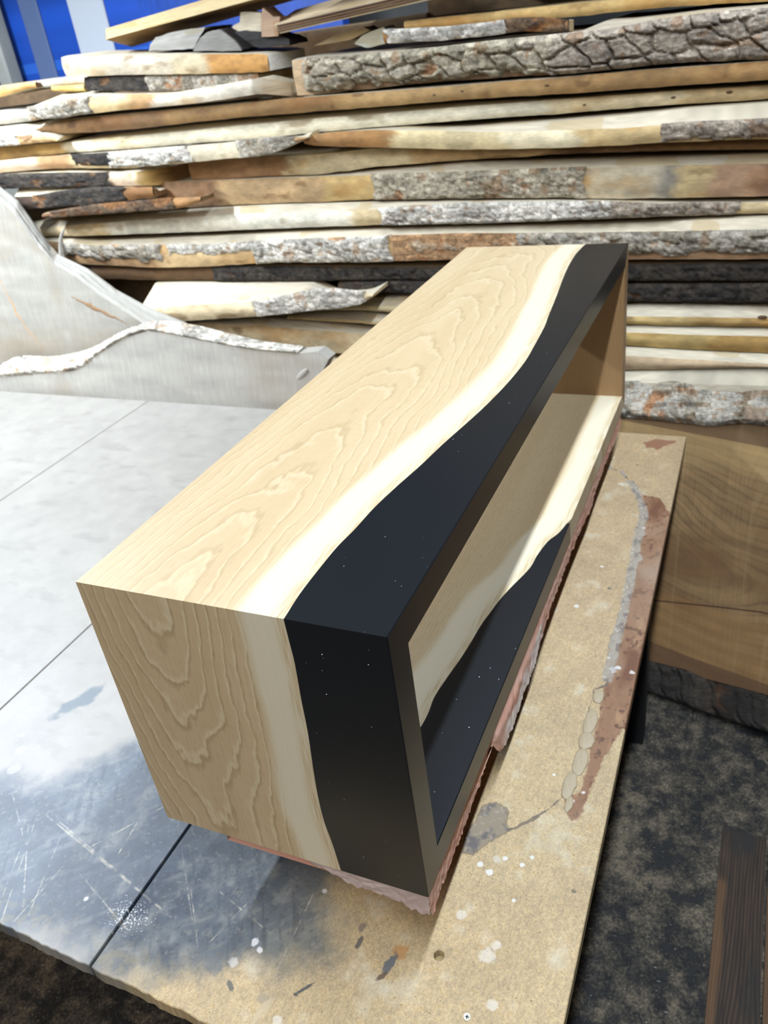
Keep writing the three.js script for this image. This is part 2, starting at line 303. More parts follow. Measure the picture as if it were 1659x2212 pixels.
// ---------------------------------------------------------------- pink foam under the bench, on two battens
const TABLE = -0.104;
{
  const raggedRight = curve([[-0.02, 0.041], [0.05, 0.037], [0.12, 0.04], [0.2, 0.036], [0.23, 0.03], [0.25, 0.022], [0.262, 0.02], [0.272, 0.03], [0.285, 0.05], [0.33, 0.062], [0.42, 0.06], [0.49, 0.058], [0.57, 0.04], [0.66, 0.033], [0.82, 0.034], [0.92, 0.041], [1.0, 0.05], [1.06, 0.036], [1.37, 0.03]]);
  const stepRight = curve([[0, 0.0], [0.25, -0.004], [0.262, -0.003], [0.285, 0.004], [0.5, 0.003], [0.62, 0.001], [1.4, 0.0]]);
  const raggedNear = curve([[0.08, 0.004], [0.17, 0.005], [0.21, 0.009], [0.24, 0.012], [0.28, 0.02], [0.33, 0.026], [0.36, 0.033], [0.39, 0.034]]);
  const foamColor = (a, b, t, o) => { const c = lin(0xc48d76), p = lin(0xd0aa96), w = lin(0xe0d8d2); const n = noise(a * 140, b * 140), m = fbm(a * 22, b * 40 + 3, 3); for (let i = 0; i < 3; i++) o[i] = lerp(lerp(c[i], p[i], clamp(0.2 + 1.4 * (m - 0.35) + 0.4 * (n - 0.5))), w[i], t); return o; };
  const col = [0, 0, 0], M = 12;
  const side = grid(420, M, (i, j) => {                          // the right side, from the near corner to the far end
    const z = i * 1.362, h = raggedRight(z) + 0.01 * (fbm(z * 60, 1, 3) - 0.5) + 0.005 * (noise(z * 260, 4) - 0.5), y = -0.0005 - j * h;
    const rough = (0.0025 * (fbm(z * 120, j * 4, 3) - 0.5) + 0.002 * (noise(z * 420, j * 9) - 0.5)) * sst(0.0, 0.25, j);
    const chalk = sst(0.28, 0.33, z) * sst(0.58, 0.52, z) * sst(0.3, 0.55, j + 0.8 * (fbm(z * 26, j * 3, 3) - 0.5));
    foamColor(z, y, chalk * 0.85, col);
    return [BD - 0.0006 + (stepRight(z)) * sst(0.05, 0.3, j) + rough, y, -0.0008 - z, z, y, ...col];
  });
  const near = grid(150, M, (i, j) => {
    const x = lerp(0.085, BD - 0.0006, i), h = raggedNear(x) + 0.012 * (fbm(x * 90, 8, 3) - 0.5) + 0.005 * (noise(x * 300, 2) - 0.5), y = -0.0005 - j * Math.max(0.003, h);
    const rough = 0.004 * (fbm(x * 140, j * 5, 3) - 0.5) * sst(0, 0.3, j);
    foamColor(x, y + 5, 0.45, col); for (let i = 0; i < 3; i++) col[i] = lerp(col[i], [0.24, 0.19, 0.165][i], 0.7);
    return [x, y, -0.0008 + rough + 0.002 * j * sst(0.2, 0.34, x) - 0.02 * j * sst(0.25, 0.15, x), x, y, ...col];
  }, true);
  const under = grid(2, 2, (i, j) => { foamColor(i, j, 0, col); return [lerp(0.085, BD - 0.004, i), -0.03, lerp(-0.012, -1.36, j), i, j, ...col]; });
  const left = grid(40, 2, (i, j) => { foamColor(i, j, 0, col); return [0.085, -0.0005 - j * 0.03, -0.012 - i * 1.35, i, j, ...col]; });
  const back = grid(10, 2, (i, j) => { foamColor(i, j, 0, col); return [lerp(0.085, BD - 0.001, i), -0.0005 - j * 0.03, -1.362, i, j, ...col]; });
  const upper = grid(2, 2, (i, j) => { foamColor(i, j, 0, col); return [lerp(0.085, BD - 0.001, i), -0.0005, lerp(-0.001, -1.362, j), i, j, ...col]; }, true);
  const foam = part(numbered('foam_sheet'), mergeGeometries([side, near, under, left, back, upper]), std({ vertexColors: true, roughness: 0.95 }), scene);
  tag(foam, 'pink foam sheet with a ragged broken edge lying under the oak bench', 'foam sheet');
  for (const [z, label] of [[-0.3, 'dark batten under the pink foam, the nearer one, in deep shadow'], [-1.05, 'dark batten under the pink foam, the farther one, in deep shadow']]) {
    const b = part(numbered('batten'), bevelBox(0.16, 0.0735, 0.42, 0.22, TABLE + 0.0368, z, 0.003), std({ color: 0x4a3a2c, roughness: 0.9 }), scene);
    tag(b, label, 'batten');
  }
}

// ---------------------------------------------------------------- the work table
// marks on the boards: kind, colour, points in metres (x, z)
const polyDist = (poly, x, z) => {                               // signed distance, negative inside
  let d = 1e9, inside = false;
  for (let i = 0, j = poly.length - 1; i < poly.length; j = i++) {
    const [xi, zi] = poly[i], [xj, zj] = poly[j], ex = xj - xi, ez = zj - zi, t = clamp(((x - xi) * ex + (z - zi) * ez) / (ex * ex + ez * ez));
    d = Math.min(d, Math.hypot(x - xi - ex * t, z - zi - ez * t));
    if ((zi > z) !== (zj > z) && x < (xj - xi) * (z - zi) / (zj - zi) + xi) inside = !inside;
  }
  return inside ? -d : d;
};
const BLUE = [[-0.9, 0.02], [-0.5, 0.0], [-0.4, -0.03], [-0.31, -0.055], [-0.24, -0.12], [-0.17, -0.2], [-0.05, -0.26], [0.1, -0.2], [0.2, -0.06], [0.24, 0.0], [0.26, 0.05], [0.21, 0.09], [0.12, 0.12], [-0.03, 0.14], [-0.2, 0.16], [-0.5, 0.14], [-0.9, 0.12]];
const BROWN = [[0.466, -1.161], [0.509, -1.147], [0.526, -1.106], [0.54, -1.093], [0.56, -1.07], [0.56, -0.43], [0.543, -0.432], [0.523, -0.36], [0.52, -0.323], [0.513, -0.276], [0.511, -0.248], [0.503, -0.236], [0.492, -0.25], [0.485, -0.27], [0.496, -0.278], [0.507, -0.287], [0.506, -0.355], [0.503, -0.433], [0.501, -0.532], [0.498, -0.657], [0.497, -0.77], [0.497, -0.88], [0.49, -1.04]];
const SPILL = [[0.376, -0.225], [0.393, -0.236], [0.41, -0.228], [0.414, -0.202], [0.426, -0.196], [0.405, -0.168], [0.388, -0.142], [0.372, -0.14], [0.37, -0.18]];
const FAR_BROWN = [[0.437, -1.42], [0.462, -1.445], [0.492, -1.44], [0.512, -1.445], [0.505, -1.425], [0.485, -1.41], [0.474, -1.385], [0.462, -1.4], [0.446, -1.395]];
const BEAD = [[0.36, -1.285], [0.375, -1.276], [0.41, -1.253], [0.445, -1.196], [0.471, -1.126], [0.485, -1.078], [0.484, -1.001], [0.488, -0.912], [0.494, -0.815], [0.497, -0.726], [0.498, -0.644], [0.499, -0.568], [0.502, -0.521], [0.484, -0.505], [0.485, -0.444], [0.488, -0.399], [0.493, -0.351], [0.49, -0.313], [0.484, -0.276], [0.471, -0.25], [0.451, -0.223], [0.43, -0.2], [0.424, -0.196]];
const SPOTS = [[0.402, -0.131, 5], [0.432, -0.15, 5], [0.418, -0.122, 6], [0.459, -0.093, 3], [0.456, -0.147, 4], [0.466, -0.162, 4], [0.401, -0.053, 8], [0.448, -0.011, 11], [0.455, -0.028, 7], [0.471, 0.043, 8], [0.497, -0.271, 4], [0.505, -0.56, 10], [0.537, -0.563, 6], [0.512, -0.568, 6], [0.213, -0.026, 4], [0.17, 0.075, 5], [0.145, 0.1, 8], [0.158, 0.068, 6], [0.236, 0.145, 8], [-0.107, 0.092, 4], [-0.446, -0.129, 4], [0.51, -0.29, 3], [0.462, -0.31, 3], [0.49, -1.02, 5], [0.415, -1.2, 9], [0.432, -0.86, 4], [0.41, -0.72, 5], [0.45, 0.1, 6], [0.5, 0.09, 5]];
const SCRATCHES = [[-0.292, -0.01, -0.199, 0.165, 2], [-0.292, -0.01, 0.029, 0.075, 3], [-0.255, -0.005, -0.06, 0.05, 2], [-0.11, 0.017, -0.125, -0.088, 1.5], [-0.177, 0.043, -0.184, 0.153, 2], [-0.289, 0.018, -0.187, 0.132, 2], [-0.22, 0.02, -0.17, 0.14, 1.5], [-0.36, -0.02, -0.25, 0.06, 1.2], [-0.08, -0.1, -0.16, 0.02, 1.5], [-0.03, -0.03, 0.06, 0.07, 1.2], [0.03, 0.03, 0.09, 0.1, 1.5], [0.12, 0.02, 0.1, 0.09, 1.2], [-0.15, 0.06, -0.02, 0.11, 2], [0.07, 0.02, 0.2, 0.06, 1], [0.2, -0.02, 0.205, 0.1, 1.2], [-0.27, 0.05, -0.22, 0.15, 1.2]];
const MARKS = [[0.343, 0.02, 0.011, 0.013, 0.3, rgb(0xa0703c), 0.7], [0.337, 0.036, 0.007, 0.017, 0.2, rgb(0x4c4e52), 0.85], [0.333, 0.056, 0.004, 0.01, 0.6, rgb(0x4c3c30), 0.8], [0.284, 0.006, 0.005, 0.008, 0.2, rgb(0x6a5c50), 0.8], [0.289, 0.024, 0.004, 0.01, 0.1, rgb(0x4a443e), 0.8], [0.158, 0.128, 0.009, 0.004, 0.7, rgb(0x4a4a46), 0.8], [0.25, 0.099, 0.013, 0.0022, -0.9, rgb(0x3e3e3c), 0.9], [0.242, 0.11, 0.003, 0.002, 0, rgb(0x3e3e3c), 0.9],
  [0.203, 0.127, 0.008, 0.007, 0, rgb(0x8e8068), 0.8], [0.212, 0.142, 0.006, 0.02, 0.2, rgb(0xaa9a7c), 0.7], [0.53, -0.13, 0.004, 0.003, 0, rgb(0x5c5040), 0.8], [0.437, -1.3, 0.003, 0.004, 0, rgb(0x5c5040), 0.7], [0.49, -0.99, 0.003, 0.005, 0, rgb(0x4c4c50), 0.8], [0.46, -0.79, 0.004, 0.004, 0, rgb(0x54524e), 0.8], [0.12, 0.11, 0.02, 0.012, 0.4, rgb(0x565a5e), 0.55], [0.51, -1.33, 0.016, 0.002, 0, rgb(0xa28458), 0.6], [0.53, -0.235, 0.012, 0.003, 0.9, rgb(0xa28458), 0.7], [0.44, -0.17, 0.01, 0.003, -0.3, rgb(0xae9264), 0.7], [0.422, -0.145, 0.007, 0.006, 0.4, rgb(0xb4aa96), 0.8], [-0.05, 0.1, 0.006, 0.006, 0, rgb(0x4e4c40), 0.7]];
function tableTexture(x0, x1, z0, z1, w, h) {
  const base = [0, 0, 0];
  const tex = texture(w, h, (u, v, o) => {
    const x = lerp(x0, x1, u), z = lerp(z0, z1, 1 - v);
    const a = fbm(x * 7 + 3, z * 7, 4), b = fbm(x * 30, z * 30 + 8, 4), chip = noise(x * 520, z * 420), chip2 = noise(x * 240 + 9, z * 200), fine = noise(x * 1100, z * 1100);
    // chipboard on the right, dusty pale grey skin on the left
    const left = sst(0.16, -0.06, x + 0.15 * (z + 0.1) * sst(-0.5, 0.2, z) + 0.12 * (a - 0.5));
    let k;
    if (left < 0.999) {
      k = 1 + 0.12 * (a - 0.5) + 0.14 * (b - 0.5) + 0.22 * (chip - 0.5) + 0.16 * (fine - 0.5) + 0.12 * (chip2 - 0.5);
      o[0] = 168 * k; o[1] = 146 * k; o[2] = 108 * k;
      if (z < -0.3) mix(o, [166 * k, 142 * k, 106 * k], sst(-0.3, -0.8, z + 0.3 * (a - 0.5)));
      if (chip2 > 0.72) mix(o, [146, 121, 76], (chip2 - 0.72) * 2.2);
      if (chip > 0.8) mix(o, [84, 68, 44], (chip - 0.8) * 4.5);
      if (chip < 0.1) mix(o, [192, 180, 150], 0.5);
      if (b > 0.6) mix(o, [180, 174, 156], (b - 0.6) * 2.6);
    }
    if (left > 0.001) {
      k = 1 + 0.08 * (a - 0.5) + 0.1 * (b - 0.5) + 0.05 * (fine - 0.5);
      base[0] = 139 * k; base[1] = 134 * k; base[2] = 125 * k;
      const st = fbm(x * 16 + 4, z * 34, 4); if (st > 0.58) mix(base, [120, 115, 107], clamp((st - 0.58) * 6) * 0.4);
      mix(o, base, left);
    }
    // blue grey stain
    if (x < 0.42 && x > -1.05 && z > -0.4) {
      const d = polyDist(BLUE, x, z) + 0.1 * (fbm(x * 9 + 2, z * 9, 4) - 0.5) + 0.05 * (b - 0.5), s = sst(0.04, -0.035, d);
      if (s > 0) {
        const m = fbm(x * 11 + 30, z * 13, 4), q = [86, 101, 120];
        mix(q, [48, 62, 86], clamp((m - 0.44) * 4)); mix(q, [132, 140, 147], clamp((b - 0.54) * 5)); mix(q, [62, 76, 92], clamp((fbm(x * 40, z * 26 + 5, 3) - 0.5) * 3));
        const dr = fbm((x + z) * 60, (x - z) * 9, 3), dr2 = fbm((x - 0.6 * z) * 90 + 7, (z + 0.6 * x) * 12, 3); mix(q, [128, 136, 142], clamp((dr - 0.56) * 5) * 0.7); mix(q, [50, 62, 82], clamp((dr2 - 0.56) * 5) * 0.6); mix(q, [140, 144, 144], clamp((fbm(x * 150, z * 150, 3) - 0.6) * 6) * 0.6); mix(q, [46, 56, 74], clamp((fbm(x * 190 + 5, z * 190, 3) - 0.58) * 6) * 0.5);
        const ee = sst(0.1, 0.16, z - 0.038 * x) + 0.5 * (b - 0.5); if (ee > 0.3) mix(q, [132, 126, 104], clamp((fbm(x * 120, z * 120 + 3, 3) - 0.42) * 5) * clamp(ee) * 0.8);
        if (chip > 0.8) mix(q, [128, 124, 106], 0.45);
        q[0] *= 0.72; q[1] *= 0.71; q[2] *= 0.69; mix(o, q, s * (0.9 - 0.25 * sst(0.1, 0.26, x)));
      }
      if (x > -0.55 && x < -0.28 && z < -0.1) {
        const e = Math.hypot((x + 0.405 + 0.35 * (z + 0.22)) / 0.022, (z + 0.235) / 0.05) + 1.6 * (b - 0.5);
        mix(o, [76, 86, 92], sst(1.0, 0.6, e) * 0.8);
      }
    }
    if (x > 0.34) {
      const nz = 0.01 * (fbm(x * 60, z * 40, 3) - 0.5) + 0.003 * (noise(x * 300, z * 300) - 0.5);
      if (x > 0.46 && z < -0.22 && z > -1.18) { const d = polyDist(BROWN, x, z) + nz; if (d < 0.004) { const q = [122, 86, 58], m = fbm(x * 26, z * 12, 4); mix(q, [148, 112, 78], clamp((fbm(x * 60 + 4, z * 20, 3) - 0.5) * 4)); mix(q, [80, 50, 30], clamp((fbm(x * 120, z * 90, 3) - 0.56) * 6)); mix(q, [92, 53, 28], clamp((m - 0.47) * 4)); mix(q, [140, 114, 92], clamp((fbm(x * 9, z * 5 + 3, 3) - 0.5) * 5)); if (chip > 0.85) mix(q, [84, 52, 30], 0.6); mix(o, q, sst(0.003, -0.001, d) * 0.92); } }
      if (x < 0.44 && z > -0.25 && z < -0.12) { const d = polyDist(SPILL, x, z) + nz; if (d < 0.004) { const q = [120, 108, 90]; mix(q, [74, 70, 72], clamp((fbm(x * 70, z * 70, 3) - 0.48) * 5)); mix(q, [146, 140, 130], clamp((chip2 - 0.6) * 2)); mix(o, q, sst(0.003, -0.002, d) * 0.85); if (Math.abs(d) < 0.0012) mix(o, [110, 90, 62], 0.6); } }
      if (z < -1.36) { const d = polyDist(FAR_BROWN, x, z) + nz; if (d < 0.004) mix(o, [126, 84, 60], sst(0.003, -0.002, d) * 0.85); }
      if (z < -0.19 && z > -1.3 && x < 0.52) {
        let e = 9;
        for (let i = 1; i < BEAD.length; i++) { const ax = BEAD[i - 1][0], az = BEAD[i - 1][1], ex = BEAD[i][0] - ax, ez = BEAD[i][1] - az; if (z < Math.min(az, az + ez) - 0.02 || z > Math.max(az, az + ez) + 0.02) continue; const t = clamp(((x - ax) * ex + (z - az) * ez) / (ex * ex + ez * ez)); e = Math.min(e, Math.hypot(x - ax - ex * t, z - az - ez * t)); }
        const wd = z < -0.53 && z > -1.22 ? 0.011 : 0.0022, f = e + 0.6 * nz;
        if (f < wd) { const q = [140, 131, 117]; mix(q, [104, 98, 94], clamp((fbm(x * 110, z * 60, 3) - 0.48) * 5)); mix(q, [188, 184, 178], clamp((chip2 - 0.66) * 3)); if (wd < 0.005) mix(q, [82, 66, 48], 0.7); mix(o, q, sst(wd, wd * 0.5, f) * 0.85); }
      }
    }
    const dens = Math.exp(-(((x + 0.03) / 0.03) ** 2 + ((z - 0.095) / 0.022) ** 2));
    if (dens > 0.08 && noise(x * 700 + 3, z * 700) > 0.97 - 0.45 * dens) mix(o, [200, 198, 194], 0.8);
  });
  // single marks, each painted where it lies
  const D = tex.image.data, o = [0, 0, 0];
  const dab = (cx, cz, r, fn) => {
    const i0 = Math.max(0, Math.floor((cx - r - x0) / (x1 - x0) * w)), i1 = Math.min(w - 1, Math.ceil((cx + r - x0) / (x1 - x0) * w));
    const j0 = Math.max(0, Math.floor((z1 - cz - r) / (z1 - z0) * h)), j1 = Math.min(h - 1, Math.ceil((z1 - cz + r) / (z1 - z0) * h));
    for (let j = j0; j <= j1; j++) for (let i = i0; i <= i1; i++) {
      const k = (j * w + i) * 4; o[0] = D[k]; o[1] = D[k + 1]; o[2] = D[k + 2];
      fn(lerp(x0, x1, (i + 0.5) / w), lerp(z0, z1, 1 - (j + 0.5) / h)); D[k] = o[0]; D[k + 1] = o[1]; D[k + 2] = o[2];
    }
  };
  for (const [cx, cz, r] of SPOTS) dab(cx, cz, r * 0.0016, (x, z) => { const e = Math.hypot(x - cx, z - cz) * 1000 / r + 0.9 * (fbm(x * 170, z * 170, 3) - 0.5); mix(o, [204, 202, 198], sst(1.0, 0.55, e) * (r > 6 ? 0.5 : 0.8)); });
  for (const [cx, cz, r] of [[-0.42, -0.1, 0.011], [-0.4, -0.062, 0.013]]) dab(cx, cz, r * 1.6, (x, z) => { const e = Math.hypot(x - cx, z - cz) / r + (fbm(x * 120, z * 120, 3) - 0.5); mix(o, [146, 140, 144], sst(1, 0.7, e) * 0.7); });
  for (const [ax, az, bx, bz, wd] of SCRATCHES) {
    const ex = bx - ax, ez = bz - az, l = Math.hypot(ex, ez);
    dab((ax + bx) / 2, (az + bz) / 2, Math.max(Math.abs(ex), Math.abs(ez)) / 2 + 0.004, (x, z) => {
      const t = ((x - ax) * ex + (z - az) * ez) / (l * l); if (t < 0 || t > 1) return;
      const e = Math.abs((x - ax) * ez - (z - az) * ex) / l * 1000 + 2.4 * (fbm(t * 30, ax * 90, 3) - 0.5), g = fbm(x * 90, z * 90, 3);
      mix(o, [172, 162, 140], sst(wd * 0.8, wd * 0.2, e) * clamp((g - 0.32) * 3.2) * 0.7);
    });
  }
  for (const [cx, cz, rx, rz, an, c, s] of MARKS) dab(cx, cz, Math.max(rx, rz) * 1.7, (x, z) => {
    const dx = x - cx, dz = z - cz, p = dx * Math.cos(an) + dz * Math.sin(an), q = -dx * Math.sin(an) + dz * Math.cos(an), e = Math.hypot(p / rx, q / rz) + 0.9 * (fbm(x * 160, z * 160, 3) - 0.5);
    mix(o, c, sst(1, 0.6, e) * s);
  });
  return tex;
}
const TX = { right: [-0.05, 0.57, -1.49, 0.21], middle: [-0.55, -0.02, -1.5, 0.21], left: [-2.35, -0.53, -1.51, 0.21] };
const tableMaterials = {
  right: std({ map: tableTexture(...TX.right, 960, 2048), roughness: 0.62 }),
  middle: std({ map: tableTexture(...TX.middle, 640, 2048), roughness: 0.48 }),
  left: std({ map: tableTexture(...TX.left, 1000, 940), roughness: 0.48 }),
};
const table = thing('work_table', 'broad low work table of worn chipboard boards with blue grey stains and dried glue', 'table');
{
  const nearZ = (x) => 0.195 + (x - 0.555) * 0.038 - 0.001, farZ = (x) => -1.471 + (x - 0.533) * 0.0095, rightX = (z) => 0.533 + (z + 1.471) * 0.0134;
  const boards = [[-0.0325, null, 'right', 'tan chipboard board along the right edge of the table'], [-0.5385, -0.0365, 'middle', 'pale board with the blue grey stain'], [-1.2, -0.5415, 'left', ''], [-2.3, -1.203, 'left', '']];
  for (const [xa, xb, side, label] of boards) {
    const s = new THREE.Shape(), r = rng(Math.round(xa * 100) + 900), T = TX[side];
    const xr = (z) => xb ?? rightX(z);
    const near = []; for (let i = 0; i <= 60; i++) { const x = lerp(xa, xr(0.19), i / 60); near.push([x, nearZ(x) - 0.002 * r() - 0.002 * noise(x * 40, 5) - (side !== 'right' || x < 0.2 ? 0.002 * noise(x * 150, 8) : 0)]); }
    s.moveTo(near[0][0], -near[0][1]); for (const [x, z] of near.slice(1)) s.lineTo(x, -z);
    s.lineTo(xr(farZ(xb ?? 0.533)), -farZ(xb ?? 0.533)); s.lineTo(xa, -farZ(xa)); s.closePath();
    if (!xb) { const hole = new THREE.Path(); hole.absarc(0.391, -0.007, 0.0065, 0, Math.PI * 2, true); s.holes.push(hole); }
    const g = new THREE.ExtrudeGeometry(s, { depth: 0.0215, bevelEnabled: true, bevelThickness: 0.0012, bevelSize: 0.0012, bevelOffset: -0.0012, bevelSegments: 1, curveSegments: 16 });
    g.rotateX(-Math.PI / 2); g.translate(0, TABLE - 0.0227, 0);
    const p = g.attributes.position, uv = g.attributes.uv;
    for (let i = 0; i < p.count; i++) uv.setXY(i, (p.getX(i) - T[0]) / (T[1] - T[0]), 1 - (p.getZ(i) - T[2]) / (T[3] - T[2]));
    part('board', g, tableMaterials[side], table, label || undefined);
  }
  part('hole_plug', (() => { const g = new THREE.CylinderGeometry(0.0068, 0.0068, 0.006, 20); g.translate(0.391, TABLE - 0.016, 0.007); return g; })(), std({ color: 0xa89468, roughness: 0.95 }), table, 'bottom of the drilled hole');
  // frame and legs of dark steel
  const steel = std({ color: 0x1b1a1a, roughness: 0.7, metalness: 0.3 }), legY = (FLOOR + TABLE - 0.024) / 2, legH = TABLE - 0.0245 - FLOOR;
  for (const x of [0.478, -0.9, -2.2]) for (const z of [-1.13, 0.0]) part('leg', bevelBox(0.05, legH, 0.05, x, legY, z, 0.003), steel, table);
  for (const z of [-1.13, 0.0]) part('rail', bevelBox(2.63, 0.05, 0.04, -0.861, TABLE - 0.05, z, 0.003), steel, table);
  for (const x of [0.478, -0.9, -2.2]) part('cross_rail', bevelBox(0.04, 0.05, 1.08, x, TABLE - 0.05, -0.565, 0.003), steel, table);
  // screw head sunk in the right board
  const head = new THREE.LatheGeometry([[0, 0.0006], [0.0015, 0.0004], [0.0042, 0.001], [0.0046, 0.0004], [0.0046, -0.001]].map(([a, b]) => new THREE.Vector2(a, b)), 20);
  head.translate(0.447, TABLE + 0.0004, 0.066);
  const screw = part('screw', head, std({ color: 0xc9c4b4, roughness: 0.35, metalness: 0.7 }), table);
  part('cross_slot', mergeGeometries([box(0.0044, 0.0004, 0.0009, 0.447, TABLE + 0.0012, 0.066), box(0.0009, 0.0004, 0.0044, 0.447, TABLE + 0.0012, 0.066)]), std({ color: 0x24262c, roughness: 0.8 }), screw);
  // hardened glue: a bead of lumps
  const r = rng(31), glue = std({ color: 0x8e8474, roughness: 0.6 }), glueTan = std({ color: 0x9c8c70, roughness: 0.6 });
  const lump = (x, z, rx, rz, h, m, an) => {
    const g = new THREE.SphereGeometry(1, 20, 10, 0, Math.PI * 2, 0, Math.PI / 2), p = g.attributes.position;
    for (let i = 0; i < p.count; i++) { const a = p.getX(i), b = p.getY(i), c = p.getZ(i), q = 1 + 0.3 * (noise(a * 2.2 + x * 90, c * 2.2 + z * 90) - 0.5), f = Math.pow(b, 0.6); p.setXYZ(i, a * rx * q, f * h * (1 + 0.3 * (noise(a * 5 + x * 50, c * 5) - 0.5)), c * rz * q); }
    g.rotateY(an); g.translate(x, TABLE - 0.0003, z); g.computeVertexNormals();
    part('glue_lump', g, m, table);
  };
  for (const [x, z, rx, rz, h] of [[0.493, -0.43, 0.011, 0.03, 0.004], [0.494, -0.39, 0.012, 0.02, 0.0045], [0.494, -0.345, 0.011, 0.028, 0.004], [0.487, -0.297, 0.011, 0.026, 0.004], [0.494, -0.263, 0.006, 0.014, 0.003], [0.494, -0.49, 0.009, 0.018, 0.004]]) lump(x, z, rx, rz, h, glueTan, 0);
  for (let i = 0; i < 34; i++) { const t = r(), z = lerp(-1.13, -0.53, t), x = lerp(0.476, 0.5, sst(-1.13, -0.9, z)) - 0.004 + 0.012 * (r() - 0.5); lump(x, z, 0.004 + 0.004 * r(), 0.006 + 0.008 * r(), 0.0008 + 0.0014 * r(), glue, (r() - 0.5) * 0.8); }
  for (let i = 0; i < 22; i++) { const [x, z] = BEAD[Math.min(BEAD.length - 1, 1 + (i * 7) % 6)], j = 0.02 * (r() - 0.5); lump(x + j * 0.6, z + j, 0.003 + 0.003 * r(), 0.003 + 0.005 * r(), 0.0012 + 0.001 * r(), glue, r() * 3); }
}

// ---------------------------------------------------------------- timber
// near-white grain that the boards' own colours multiply
const sawn = texture(1024, 256, (u, v, o) => {
  const x = u * 1.6, y = v * 0.2, w = fbm(x * 2.2, y * 14, 3);
  const k = 0.9 + 0.16 * (fbm(x * 5, y * 150 + 9 * w, 4) - 0.5) + 0.12 * (noise(x * 40, y * 900) - 0.5) + 0.14 * (fbm(x * 11 + 3, y * 22, 3) - 0.5);
  o[0] = 255 * k; o[1] = 252 * k; o[2] = 246 * k;
  if (fbm(x * 7 + 20, y * 26, 3) > 0.64) mix(o, [214, 196, 160], 0.5);
}, { wrap: THREE.MirroredRepeatWrapping });
const waney = texture(1024, 256, (u, v, o) => {                  // the barked-off edge of a board
  const x = u * 1.6, y = v * 0.2, m = fbm(x * 9, y * 24, 4), f = fbm(x * 40 + 3, y * 60, 3);
  const k = 0.86 + 0.3 * (m - 0.5) + 0.22 * (f - 0.5) + 0.1 * (noise(x * 90, y * 600) - 0.5);
  o[0] = 255 * k; o[1] = 248 * k; o[2] = 236 * k;
  const s = fbm(x * 6 + 40, y * 14, 4); if (s > 0.6) mix(o, [186, 148, 98], clamp((s - 0.6) * 5) * 0.6);
  const s2 = fbm(x * 13 + 70, y * 30, 3); if (s2 > 0.68) mix(o, [140, 122, 100], clamp((s2 - 0.68) * 7) * 0.6);
}, { wrap: THREE.MirroredRepeatWrapping });
const barkSkin = texture(1024, 512, (u, v, o) => {               // flakes of bark, near white as well
  const x = u * 0.5, y = v * 0.25, wx = 0.02 * (fbm(x * 20, y * 20, 3) - 0.5), wy = 0.012 * (fbm(x * 24 + 9, y * 24, 3) - 0.5);
  const [e, id] = cells((x + wx) * 38, (y + wy) * 95);
  const k = 0.86 + 0.2 * (id - 0.5) + 0.4 * (fbm(x * 130, y * 190, 3) - 0.5) + 0.3 * (fbm(x * 22, y * 40 + 7, 3) - 0.5);
  o[0] = 245 * k; o[1] = 240 * k; o[2] = 230 * k;
  if (fbm(x * 30 + 5, y * 36, 3) > 0.64) mix(o, [176, 140, 108], 0.5);
  if (e < 0.08) mix(o, [96, 86, 74], (0.08 - e) * 6);
}, { wrap: THREE.MirroredRepeatWrapping });
const skinBump = texture(512, 256, (u, v, o) => { const x = u * 0.5, y = v * 0.25; const k = 255 * clamp(0.5 * fbm(x * 70, y * 110, 4) + 0.5 * ridged(x * 36 + 4, y * 80, 3)); o[0] = o[1] = o[2] = k; }, { srgb: false, wrap: THREE.MirroredRepeatWrapping });
const M_SAWN = std({ map: sawn, vertexColors: true, roughness: 0.82 });
const M_WANEY = std({ map: waney, vertexColors: true, roughness: 0.85 });
const M_BARK = std({ map: barkSkin, bumpMap: skinBump, bumpScale: 0.004, vertexColors: true, roughness: 0.95 });
const NONE = [];
function rowAt(r, x) {
  let i = 1; while (i < r.length - 1 && r[i][0] < x) i++;
  const a = r[i - 1], b = r[i], t = clamp((x - a[0]) / (b[0] - a[0])), o = [];
  for (let k = 0; k < a.length; k++) o.push(lerp(a[k], b[k], t));
  return o;
}
